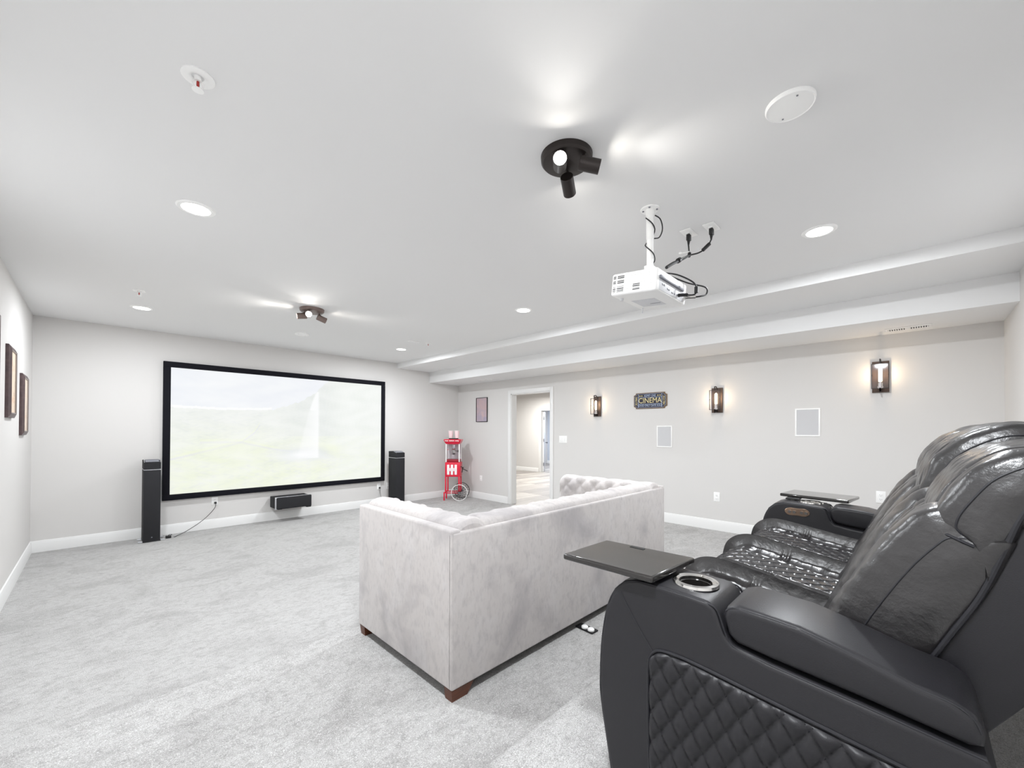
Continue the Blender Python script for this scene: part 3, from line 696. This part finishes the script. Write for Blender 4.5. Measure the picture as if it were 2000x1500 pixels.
part('crank', MB().cyl((.045, .13, .96), (.09, .12, .96), .005).box(.083, .097, .11, .126, .935, .985, .004), BLACK, cart)
part('door_knob', MB().lathe([(0, 0), (.008, .003), (.008, .01), (0, .014)], 12, basis((-.095, .018, .99), (1, 0, 0), (0, 0, 1), (0, -1, 0))), RED, cart)
cn = MB(); rows = []
for (z, ex, ey) in ((1.10, -.012, -.012), (1.115, .0, .0), (1.15, .022, .02), (1.185, .032, .03), (1.195, .025, .024)):
    rows.append([(x, y, z) for x, y in [(-.145-ex+.015, .0-ey), (.13+ex-.015, .0-ey), (.13+ex, .015-ey), (.13+ex, .255+ey), (.115+ex, .27+ey), (-.13-ex, .27+ey), (-.145-ex, .255+ey), (-.145-ex, .015-ey)]])
cn.grid(rows, True); cn.f.append(tuple(range(len(cn.v)-8, len(cn.v)))); cn.m.append(0); cn.f.append(tuple(range(7, -1, -1))); cn.m.append(0)
part('canopy', cn, RED, cart, sm=30)
sw_ = MB()
for (x0_, x1_) in ((-.15, -.085), (-.065, .035), (.055, .125)):
    n_ = int((x1_-x0_)/.012)
    sw_.tube([(x0_+(x1_-x0_)*k/n_, -.034-.004*(k % 2), 1.165+(.010 if k % 2 else -.008)) for k in range(n_+1)], .0045, 6, 4)
part('canopy_script', sw_, WHITEP, cart, kind='stuff')
part('top_plate', MB().box(-.09, .08, .06, .20, 1.195, 1.215, .003), BLACK, cart)
def wheel(x, y, z, r, rim_m, label):
    T = basis((x, y, z), (1, 0, 0), (0, 0, 1), (0, -1, 0))
    w_ = part('wheel', MB().torus(r-.006, .006, 48, 8, T), rim_m, cart, label=label)
    hb = MB().cyl((x, y-.018, z), (x, y+.018, z), .014, n=16); part('hub', hb, PORTM, w_)
    for k in range(16):
        a = 2*math.pi*k/16+.1
        s_ = MB().cyl((x, y, z), (x+(r-.008)*math.cos(a), y, z+(r-.008)*math.sin(a)), .0028, n=6); part('spoke', s_, BLACK, w_)
wheel(.137, -.03, .16, .16, WHITEP, 'white rimmed front wheel')
wheel(.137, .30, .16, .16, BLACK, 'black rimmed rear wheel')
part('axle', MB().cyl((.137, -.045, .16), (.137, .315, .16), .006), BLACK, cart)
hd = MB().tube([(.15, .03, .66), (.18, .03, .655), (.192, .05, .63)], .007, 8, 4).cyl((.192, .05, .63), (.178, .04, .545), .009, n=10).cyl((.19, .05, .62), (.27, .14, .565), .007, n=10).cyl((.192, .14, .64), (.182, .02, .63), .009, n=10)
part('handle', hd, BLACK, cart)
def tub(x, y, label):
    M_ = WM[cart.name] @ Matrix.Translation((x, y, 1.1965 if abs(x) > .2 else 1.2165))
    t = thing('popcorn_tub', label, 'tub', M_, 'striped popcorn tubs')
    n_ = 16; ro = []
    for (r_, z) in ((.036, 0), (.050, .145)):
        ro.append([(r_*math.cos(2*math.pi*k/n_)*1.0, r_*math.sin(2*math.pi*k/n_), z) for k in range(n_)])
    cb = MB().grid(ro, True); cb.m = [k % 2 for k in range(len(cb.m))]; cb.f.append(tuple(range(n_-1, -1, -1))); cb.m.append(0)
    part('paper_tub', cb, [mat('tub_white', hexc(244, 240, 238), .6), PINK], t, sm=20)
    part('rim', MB().torus(.050, .003, 24, 6, Matrix.Translation((0, 0, .146))), WHITEP, t)
tub(-.055, .11, 'left pink striped popcorn tub on top of the red cart')
tub(.065, .11, 'right pink striped popcorn tub on top of the red cart')

# ------------------------------------------------------------------ grey velvet sofa
QX0, QX1, QY0, QY1, QZ0, QZ1 = 1.12, 3.315, 1.475, 2.405, .195, .905
so = thing('velvet_sofa', 'light grey velvet sofa seen from behind on the lower riser', 'sofa', ((QX0+QX1)/2, (QY0+QY1)/2, Z1))
part('frame_panel', MB().box(QX0, QX1, QY0, QY0+.03, QZ0, QZ1, .012, 3), VELVET, so, label='flat outer back panel', **A)
part('arm_panel', MB().box(QX0, QX0+.055, QY0+.004, QY1, QZ0, QZ1+.012, .012, 3), VELVET, so, **A)
part('arm_panel', MB().box(QX1-.055, QX1, QY0+.004, QY1, QZ0, QZ1+.012, .012, 3), VELVET, so, **A)
part('base_frame', MB().box(QX0+.02, QX1-.02, QY0+.02, QY1-.01, QZ0+.004, QZ0+.19, .01, 2), VELVET, so, **A)
part('dust_cover', MB().box(QX0+.02, QX1-.02, QY0+.02, QY1-.02, QZ0-.006, QZ0+.006), BLACK, so, **A)
def tuft_pad(p, q, nrm, w_, pitch, n_):
    """rolled tufted pad running p->q, thickness toward nrm, top down the inner face"""
    p, q, nn = Vector(p), Vector(q), Vector(nrm); Ln = (q-p).length; dr_ = (q-p).normalized()
    prof = [(.0, -.02), (.002, .0), (.02, .022), (w_*.5, .036), (w_*.8, .030), (w_, .006), (w_+.012, -.04), (w_+.012, -.12), (w_+.008, -.25), (w_, -.42)]
    pf, tot = resample(prof, 60); rows = []
    nL = int(Ln/.012)
    for i in range(nL+1):
        l = Ln*i/nL; row = []
        e = min(1, min(l, Ln-l)/.02); e = math.sqrt(max(0, 1-(1-e)**2))
        for j, (a, z) in enumerate(pf):
            d = j/(len(pf)-1)*tot
            dd = max(0, d-w_*1.15)
            u_ = l/pitch; v_ = dd/(pitch*.9)
            if dd > 0: hgt = .020*math.sqrt(abs(math.sin(math.pi*(u_+v_)))*abs(math.sin(math.pi*(u_-v_))))
            else: hgt = .004*abs(math.sin(math.pi*u_))**.8*min(1, d/.08)+.002*math.sin(l*23+d*9)
            hgt += .0015*math.sin(l*61)*math.sin(d*40+l*15)
            if j == 0: N_ = Vector((-1, 0))
            a0, z0_ = pf[max(0, j-1)]; a1, z1_ = pf[min(len(pf)-1, j+1)]
            tn = Vector((a1-a0, z1_-z0_)).normalized(); nr = Vector((-tn.y, tn.x))
            A_ = a + nr.x*hgt*e; Zz = z + nr.y*hgt*e - (1-e)*.02
            row.append(tuple(p + dr_*l + nn*A_ + Vector((0, 0, Zz))))
        rows.append(row)
    mb = MB().grid(rows, flip=n_); k = len(pf)
    # close ends and back
    nv = len(mb.v)
    for rr, fl_ in ((0, n_), (len(rows)-1, not n_)):
        base = len(mb.v); loop = rows[rr] + [tuple(p+dr_*(Ln*(0 if rr == 0 else 1))+nn*.0+Vector((0, 0, -.42)))]
        mb.v += loop; q_ = tuple(range(base, base+len(loop))); mb.f.append(q_ if fl_ else q_[::-1]); mb.m.append(0)
    return mb
part('tufted_back', tuft_pad((QX0+.21, QY0+.026, QZ1), (QX1-.21, QY0+.026, QZ1), (0, 1, 0), .15, .15, False), VELVET, so, sm=60, **A)
part('tufted_arm', tuft_pad((QX0+.053, QY0+.02, QZ1+.006), (QX0+.053, QY1, QZ1+.006), (1, 0, 0), .15, .15, True), VELVET, so, sm=60, **A)
part('tufted_arm', tuft_pad((QX1-.053, QY0+.02, QZ1+.006), (QX1-.053, QY1, QZ1+.006), (-1, 0, 0), .15, .15, False), VELVET, so, sm=60, **A)
seam = MB()
seam.tube([(QX0+.006, QY0+.004, QZ0+.01), (QX0+.006, QY0+.004, QZ1)], .003, 6, 1)
part('seam', seam, VELVET, so, **A)
for k in range(2):
    w_ = (QX1-QX0-.43)/2; xa = QX0+.215+k*w_
    part('seat_cushion', MB().box(xa+.004, xa+w_-.004, QY0+.20, QY1+.005, QZ0+.19, QZ0+.35, .035, 4), VELVET, so, **A)
def foot(x, y, sx, sy):
    t_ = MB(); h = QZ0-Z1
    def blk(x0, x1, y0, y1, tx, ty):
        v = [(x0, y0, Z1+h), (x1, y0, Z1+h), (x1, y1, Z1+h), (x0, y1, Z1+h), (x0+(tx if sx < 0 else .006), y0+(ty if sy < 0 else .006), Z1), (x1-(tx if sx > 0 else .006), y0+(ty if sy < 0 else .006), Z1), (x1-(tx if sx > 0 else .006), y1-(ty if sy > 0 else .006), Z1), (x0+(tx if sx < 0 else .006), y1-(ty if sy > 0 else .006), Z1)]
        t_.add(v, [(0, 3, 2, 1), (4, 5, 6, 7), (0, 1, 5, 4), (1, 2, 6, 5), (2, 3, 7, 6), (3, 0, 4, 7)])
    x0, x1 = (x, x+.13) if sx > 0 else (x-.13, x)
    y0, y1 = (y, y+.06) if sy > 0 else (y-.06, y)
    blk(x0, x1, y0, y1, .035, .004)
    part('foot', t_, WOOD, so, **A)
foot(QX0+.006, QY0+.006, 1, 1); foot(QX1-.006, QY0+.006, -1, 1); foot(QX0+.006, QY1-.01, 1, -1); foot(QX1-.006, QY1-.01, -1, -1)
# strip with two white plugs beside the sofa
fp = thing('power_strip', 'small black strip with two white round plugs on carpet behind sofa', 'power strip', (2.135, 1.435, Z1))
T_ = basis((2.137, 1.437, Z1), (.05, .9987, 0), (-.9987, .05, 0))
m1 = MB().box(-.055, .075, -.031, .031, 0, .010, .003); m1.v = [tuple(T_ @ Vector(p)) for p in m1.v]; part('body', m1, BLACK, fp, **A)
for x in (-.029, .018):
    m1 = MB().lathe([(0, .0), (.021, 0), (.021, .009), (.015, .014), (0, .015)], 20, T_ @ Matrix.Translation((x, .008, .009))); part('plug', m1, WHITEP, fp, label='white round plug', **A)

# ------------------------------------------------------------------ black leather theatre sofa (three seats)
th = thing('theater_sofa', 'black leather three-seat recliner sofa with quilted panels and tray arms', 'recliner sofa', (2.09, .3, Z2))
AX0, AX1, FX0, FX1 = 1.08, 1.285, 2.90, 3.105
def dia2(x, s, w_, h_):
    m = min(abs(math.sin(math.pi*(x/w_+s/h_))), abs(math.sin(math.pi*(x/w_-s/h_)))); return 1-(1-min(1, m*1.35))**2.2
def sqp(p): return math.sqrt(max(0, p))
def dia(x, s, w_, h_): return (abs(math.sin(math.pi*(x/w_+s/h_)))*abs(math.sin(math.pi*(x/w_-s/h_))))**.42
arm_prof = [(.60, .30), (.648, .36), (.668, .45), (.684, .55), (.688, .63), (.682, .74), (.664, .84), (.638, .90), (.605, .932), (.56, .946), (.50, .946), (.43, .944), (.372, .940), (.352, .926), (.333, .872), (.312, .851), (.238, .838), (.062, .820), (-.09, .803), (-.105, .77), (-.105, .36), (-.09, .30)]
def arm(x0, x1, outer, near):
    a_ = part('arm', MB().prism(arm_prof, x0, x1, 'x', .014, 4), LEATHER, th, sm=50, label='near arm body' if near else None, **A)
    # pad
    pp = [(.325, .872), (.338, .915), (.328, .938), (.30, .948), (.18, .940), (.08, .916), (0, .893), (-.05, .884), (-.078, .868), (-.090, .84), (-.088, .818), (-.07, .812), (.062, .829), (.238, .847), (.305, .856)]
    pd = part('armrest_pad', MB().prism(pp, x0+.004, x1-.004, 'x', .016, 4), LEATHER, th, sm=50, **A)
    for xx in (x0, x1):
        sg_ = -1 if xx == x0 else 1
        part('piping', MB().tube([(xx-sg_*.010, y, z) for y, z in [(.330, .928), (.30, .941), (.18, .933), (.08, .909), (0, .887), (-.05, .878), (-.074, .862), (-.084, .84)]], .0026, 6, 4), PIPING, pd, **A)
        part('piping', MB().tube([(xx-sg_*.006, y, z) for y, z in [(.645, .36), (.680, .55), (.684, .63), (.678, .74), (.660, .838), (.635, .895), (.602, .927), (.56, .940), (.50, .941), (.43, .939), (.372, .934), (.348, .922), (.329, .870), (.312, .847), (.238, .834), (.062, .816), (-.09, .799)]], .0026, 6, 4), PIPING, a_, **A)
    # quilted side panel
    xo = x0 if outer < 0 else x1
    rows = []; ny, nz = 150, 92
    for i in range(ny+1):
        y = .524-(.524+.062)*i/ny; row = []
        d = .524-y
        top = .771-.05*(y < .41)*(.41-y)/.4*.9
        top -= .045*(1-sqp(1-max(0, 1-d/.045)**2)); bot = .37+.03*(1-sqp(1-max(0, 1-d/.045)**2)) 
        d2 = y+.062; top -= .03*(1-sqp(1-max(0, 1-d2/.03)**2))
        for j in range(nz+1):
            z = bot+(top-bot)*j/nz
            e = min(1, min(d, d2, z-bot, top-z)/.014+.0)
            hh = (.003+.014*dia(y-.408, z-.770, .055, .085))*sqp(1-(1-e)**2) - .0015*(1-e)
            row.append((xo+outer*hh, y, z))
        rows.append(row)
    part('quilted_panel', MB().grid(rows, flip=(outer > 0)), LEATHER, th, sm=0 if False else 80, label='diamond quilted outer side panel', **A)
    def psurf(y, z): return Vector((xo+outer*.0045, y, z))
    ms = MB()
    for sg_ in (1, -1):
        for kq in range(-14, 24):
            pts = []
            for i in range(120):
                y = -.05+.565*i/119; z = .770+sg_*(kq-(y-.408)/.055)*.085
                d_ = .524-y; tp = .771-.05*(y < .41)*(.41-y)/.4*.9-.045*(1-sqp(1-max(0, 1-d_/.045)**2))
                if .39 < z < tp-.004: pts.append(psurf(y, z))
            if len(pts) > 3: ms.tube(pts, .0011, 4, 1)
    part('stitching', ms, PIPING, th, kind='stuff', **A)
    bd = []
    for (y, z) in [(.520, .40), (.525, .50), (.527, .65), (.526, .72), (.515, .757), (.485, .774), (.41, .775), (.24, .757), (.0, .731), (-.045, .724), (-.064, .70), (-.066, .60), (-.066, .40)]: bd.append((xo+outer*.002, y, z))
    part('panel_piping', MB().tube(bd, .0042, 8, 4), PIPING, th, **A)
    part('stitched_seam', MB().tube([(xo+outer*.0006, y, z) for y, z in ((.612, .900), (.598, .875), (.56, .82), (.515, .763))], .0016, 5, 4), PIPING, th, **A)
    # cup holder
    cx, cy = (x0+x1)/2, .437
    C_ = Matrix.Translation((cx, cy, .945))
    cutter = MB().lathe([(.0425, -.085), (.0425, .03)], 40, C_)
    co_ = part('cut', cutter, PIPING, None, sm=0)
    md = a_.modifiers.new('hole', 'BOOLEAN'); md.operation = 'DIFFERENCE'; md.object = co_; md.solver = 'EXACT'
    T0 = WM[th.name].inverted(); co_.matrix_world = Matrix()
    bpy.context.view_layer.update()
    nm_ = bpy.data.meshes.new_from_object(a_.evaluated_get(bpy.context.evaluated_depsgraph_get()))
    a_.modifiers.clear(); a_.data = nm_; bpy.data.objects.remove(co_)
    cu = part('cup_holder', MB().lathe([(.042, -.006), (.043, .004), (.050, .008), (.059, .006), (.061, -.001)], 40, C_, cap=False), CHROME, th, label='chrome cup holder ring', **A)
    part('cup_well', MB().lathe([(.0423, -.004), (.0405, -.006), (.0395, -.075), (.036, -.082), (0, -.082)], 32, C_, cap=False), GLOSSB, cu, **A)
    return a_
arm(AX0, AX1, -1, True); arm(FX0, FX1, 1, False)
def tray(corners, piv, zt, label):
    t_ = part('tray', MB().prism(corners, zt-.019, zt, 'z', .0, 1), GLOSSB, th, label=label, sm=30, **A)
    b = bmesh.new(); b.from_mesh(t_.data); bmesh.ops.bevel(b, geom=list(b.edges), offset=.006, segments=3, profile=.5, affect='EDGES'); b.to_mesh(t_.data); b.free()
    part('post', MB().lathe([(.016, .944), (.016, .950), (.008, .952), (.008, zt-.018)], 16, Matrix.Translation((piv[0], piv[1], 0))), CHROME, t_, **A)
    part('bracket', MB().box(piv[0]-.04, piv[0]+.05, piv[1]-.035, piv[1]+.035, zt-.026, zt-.018, .002), BLACK, t_, **A)
    return t_
T1 = tray([(1.054, .805), (1.056, .504), (1.314, .487), (1.299, .795)], (1.20, .548), .975, 'glossy black swivel tray table')
part('pen_slot', MB().box(1.275, 1.290, .64, .69, .9745, .9765, .0006, 1), BLACK, T1, **A)
T2 = tray([(3.06, .608), (3.005, .262), (3.25, .232), (3.31, .578)], (3.035, .53), .978, 'glossy black swivel tray table')
# button panel on far arm
bp = MB(); pts = []
for k in range(40):
    a = 2*math.pi*k/40; x = .062*math.cos(a); z = .022*math.sin(a)*(1-.22*math.exp(-(x/.02)**2)); x = math.copysign(abs(x/.062)**.75*.062, x); pts.append((.489+x, .895+z*1.2))
bpo = part('button_panel', MB().prism(pts, FX0-.005, FX0+.002, 'x', .0015, 1), COPPER, th, label='bronze control panel with four buttons', **A)
for y in (.525, .502, .466, .445):
    part('button', MB().cyl((FX0-.012, y, .895), (FX0-.004, y, .895), .0085, n=16), CHROME, bpo, **A)

def loft(F, Rr, x0, x1, nx, h, r, bulge=.0, nside=5, n=120, close_back=True):
    Fp, tot = resample(F, n); rows = []
    for i in range(n):
        a = Fp[max(0, i-1)]; c = Fp[min(n-1, i+1)]
        t_ = Vector((c[0]-a[0], c[1]-a[1])).normalized(); N_ = (t_.y, -t_.x)     # outward = right of travel direction
        s = tot*i/(n-1); y0, z0 = Fp[i]; Rp = Rr(i/(n-1), y0, z0); row = []
        ex = r
        sy, sz = y0-N_[0]*ex, z0-N_[1]*ex
        for k in range(nside):                      # near side: rear -> seam
            q = k/nside; b_ = bulge*math.sin(math.pi*q)*(1+.15*math.sin(s*40+q*9))
            row.append((x0-b_, Rp[0]+(sy-Rp[0])*q, Rp[1]+(sz-Rp[1])*q))
        for k in range(nx+1):
            x = x0+(x1-x0)*(.5-.5*math.cos(math.pi*k/nx)*1.0) if False else x0+(x1-x0)*k/nx
            d = min(x-x0, x1-x); e = 0
            if d < r: e = r - sqp(r*r-(r-d)**2)
            hh = h(x-(x0+x1)/2, s, tot)
            row.append((x, y0+N_[0]*(hh*min(1, d/.02+.15)-e), z0+N_[1]*(hh*min(1, d/.02+.15)-e)))
        for k in range(nside-1, -1, -1):
            q = k/nside; b_ = bulge*math.sin(math.pi*q)
            row.append((x1+b_, Rp[0]+(sy-Rp[0])*q, Rp[1]+(sz-Rp[1])*q))
        rows.append(row)
    mb = MB().grid(rows, True); k = len(rows[0]); b0 = 0; e0 = len(mb.v)-k
    mb.f.append(tuple(range(k-1, -1, -1))); mb.m.append(0); mb.f.append(tuple(range(e0, e0+k))); mb.m.append(0)
    # seams as polylines
    seamL = [rows[i][nside] for i in range(0, n, 4)]; seamR = [rows[i][nside+nx] for i in range(0, n, 4)]
    def surf(x, s):
        i = min(n-1.001, max(0, s/tot*(n-1))); k2 = min(nx-.001, max(0, (x-x0)/(x1-x0)*nx)); a, b_ = int(i), int(k2); u_, v_ = i-a, k2-b_
        q = [Vector(rows[a+p][nside+b_+r_]) for p in (0, 1) for r_ in (0, 1)]
        return (q[0]*(1-v_)+q[1]*v_)*(1-u_)+(q[2]*(1-v_)+q[3]*v_)*u_
    return mb, seamL, seamR, surf, tot
def stitches(surf, tot, cx, hw, w_, h_, r, s0=.02, s1=None):
    """stitch lines of a diamond quilt: x/w + s/h = k and x/w - s/h = k"""
    mb = MB(); s1 = tot-.02 if s1 is None else s1
    for sg_ in (1, -1):
        kk = int((hw/w_+s1/h_))+1
        for k in range(-kk, kk+1):
            pts = []
            m = int(2*hw/.006)
            for i in range(m+1):
                x = -hw+2*hw*i/m; s_ = sg_*(k-x/w_)*h_
                if s0 <= s_ <= s1: pts.append(surf(cx+x, s_))
            if len(pts) > 3: mb.tube(pts, r, 4, 1)
    return mb
def pl_(t, P, dz=0):
    for (a, y0, z0), (b, y1, z1) in zip(P, P[1:]):
        if t <= b: q = (t-a)/(b-a); return (y0+(y1-y0)*q, z0+(z1-z0)*q+dz*t)
    return P[-1][1:]
SEATF = [(.10, .735), (.17, .752), (.25, .762), (.35, .778), (.46, .796), (.55, .810), (.61, .812), (.655, .797), (.688, .765), (.702, .72), (.705, .66), (.690, .55), (.675, .45), (.665, .36)]
def bol(x, c, w_): q = abs(x-c)/w_; return sqp(1-q*q) if q < 1 else 0
rs = random.Random(5)
def seat_h(ph):
    def f(x, s, tot):
        hb = .040*max(bol(x, -.183, .084), bol(x, .183, .084))
        if abs(abs(x)-.183) < .09:
            hb -= .006*math.exp(-((s-.33)/.007)**2)+.005*math.exp(-((s-.352)/.007)**2)
            hb += .0020*math.sin(s*45+x*50+ph)*math.sin(s*19+ph*2)+.0008*math.sin(s*130+x*35+ph)
            if s > .48 and s < .66: hb += .003*math.sin(x*240+ph)*math.exp(-((s-.56)/.06)**2)
            if s < .12: hb += .005*math.sin(x*85+s*40+ph)*(1-s/.12)
        if abs(x) < .104: hb = .012+.0055*dia2(x, s, .070, .066)*min(1, (.104-abs(x))/.01)
        return hb
    return f
BACKF = [(.235, .66), (.195, .74), (.165, .81), (.133, .88), (.100, .955), (.062, 1.03), (.022, 1.10), (-.010, 1.145), (-.026, 1.163), (-.050, 1.176), (-.10, 1.180)]
def back_h(ph):
    def f(x, s, tot):
        hb = .034*max(bol(x, -.195, .080), bol(x, .195, .080))+.0020*math.sin(s*34+x*30+ph)*math.sin(x*45+ph)+.0006*math.sin(s*120+x*70+ph)
        if abs(x) < .122: hb = .008+.011*dia(x, s, .081, .105)*min(1, (.122-abs(x))/.012)
        return hb
    return f
HEADF0 = [(-.085, 1.105), (-.056, 1.128), (-.036, 1.158), (-.038, 1.19), (-.055, 1.228), (-.090, 1.285), (-.132, 1.320), (-.165, 1.333), (-.22, 1.340), (-.28, 1.330), (-.33, 1.300), (-.36, 1.25)]
HEADF1 = [(-.075, 1.045), (-.045, 1.064), (-.030, 1.085), (-.024, 1.12), (-.019, 1.165), (-.027, 1.225), (-.050, 1.285), (-.095, 1.338), (-.165, 1.381), (-.225, 1.391), (-.30, 1.380), (-.36, 1.34), (-.385, 1.28)]
def head_h(ph):
    def f(x, s, tot):
        hb = .012*(1-(abs(x)/.27)**3) + .002*math.sin(s*60+x*25+ph)*math.sin(x*40+ph)+.0012*math.sin(x*160+ph)*math.sin(s*50)
        hb -= .010*math.exp(-((abs(x)-.195)/.006)**2)
        return hb
    return f
for k, (xa, xb) in enumerate(((1.288, 1.824), (1.828, 2.359), (2.363, 2.897))):
    nm = ('nearest', 'middle', 'far')[k]
    mb, sl, sr, sf, tt = loft(SEATF, lambda t, y, z: (min(y, .60)-.02, .33 if t > .35 else .62), xa, xb, 150, seat_h(k*2.1), .028, n=230)
    sc_ = part('seat_cushion', mb, GLOSSL, th, sm=80, **A)
    part('stitching', stitches(sf, tt, (xa+xb)/2, .100, .070, .066, .0013), PIPING, sc_, kind='stuff', **A)
    mb, sl, sr, sf, tt = loft(BACKF, lambda t, y, z: pl_(t, ((0, .0, .66), (.25, -.010, .80), (.45, -.040, .895), (.65, -.086, .985), (.85, -.118, 1.06), (1, -.148, 1.150))), xa, xb, 150, back_h(k*1.7+1), .036, .012, n=140)
    bk = part('backrest', mb, GLOSSL, th, sm=80, **A)
    part('seam', MB().tube(sl, .0022, 6, 2), PIPING, bk, **A)
    part('stitching', stitches(sf, tt, (xa+xb)/2, .118, .081, .105, .0013), PIPING, bk, kind='stuff', **A)
    HF = HEADF0 if k == 0 else HEADF1
    def Rh(t, y, z, k=k):
        dz = 0 if k == 0 else .03
        return pl_(t, ((0, -.110, 1.045), (.12, -.137, 1.12), (.3, -.155, 1.18), (.6, -.19, 1.235), (.85, -.25, 1.262), (1, -.32, 1.25)), dz)
    mb, sl, sr, sf, tt = loft(HF, Rh, xa+.003, xb-.003, 110, head_h(k*1.3), .030, .014, n=110)
    hd_ = part('headrest', mb, GLOSSL, th, sm=80, **A)
    part('seam', MB().tube(sl, .0026, 6, 2), PIPING, hd_, **A)
    zc = 1.148 if k == 0 else 1.078
    part('crease', MB().tube([(xa+.05, -.024-.016*(k > 0), zc+.004), (xa+.02, -.034, zc+.003), (xa+.003, -.052, zc), (xa-.008, -.072, zc-.008), (xa-.011, -.090, zc-.016)], .0034, 8, 4), PIPING, hd_, **A)
    # outer shell of the seat back
    shp = [(-.035, .60), (-.020, .86), (-.055, .935), (-.100, 1.03), (-.135, 1.13), (-.16, 1.21), (-.20, 1.27), (-.26, 1.30), (-.33, 1.29), (-.385, 1.25), (-.375, 1.18), (-.30, 1.05), (-.22, .92), (-.156, .821), (-.110, .748), (-.105, .66)]
    part('back_shell', MB().prism(shp, xa+.002, xb-.002, 'x', .012, 3), LEATHER, th, sm=50, **A)
    part('shell_piping', MB().tube([(xa-.001, y, z) for y, z in ((-.030, .88), (-.055, .935), (-.098, 1.03), (-.130, 1.13), (-.155, 1.21), (-.195, 1.275))], .006, 8, 4), PIPING, bk, **A)
    part('footrest_panel', MB().box(xa+.01, xb-.01, .56, .655, .305, .62, .02, 3), LEATHER, th, **A)
part('base_frame', MB().box(AX1-.01, FX0+.01, -.09, .58, .31, .60, .01), BLACK, th, **A)
for x in (1.12, 2.0, 3.06):
    for y in (-.06, .56): part('glide', MB().cyl((x, y, Z2), (x, y, .312), .022, n=14), BLACK, th, **A)
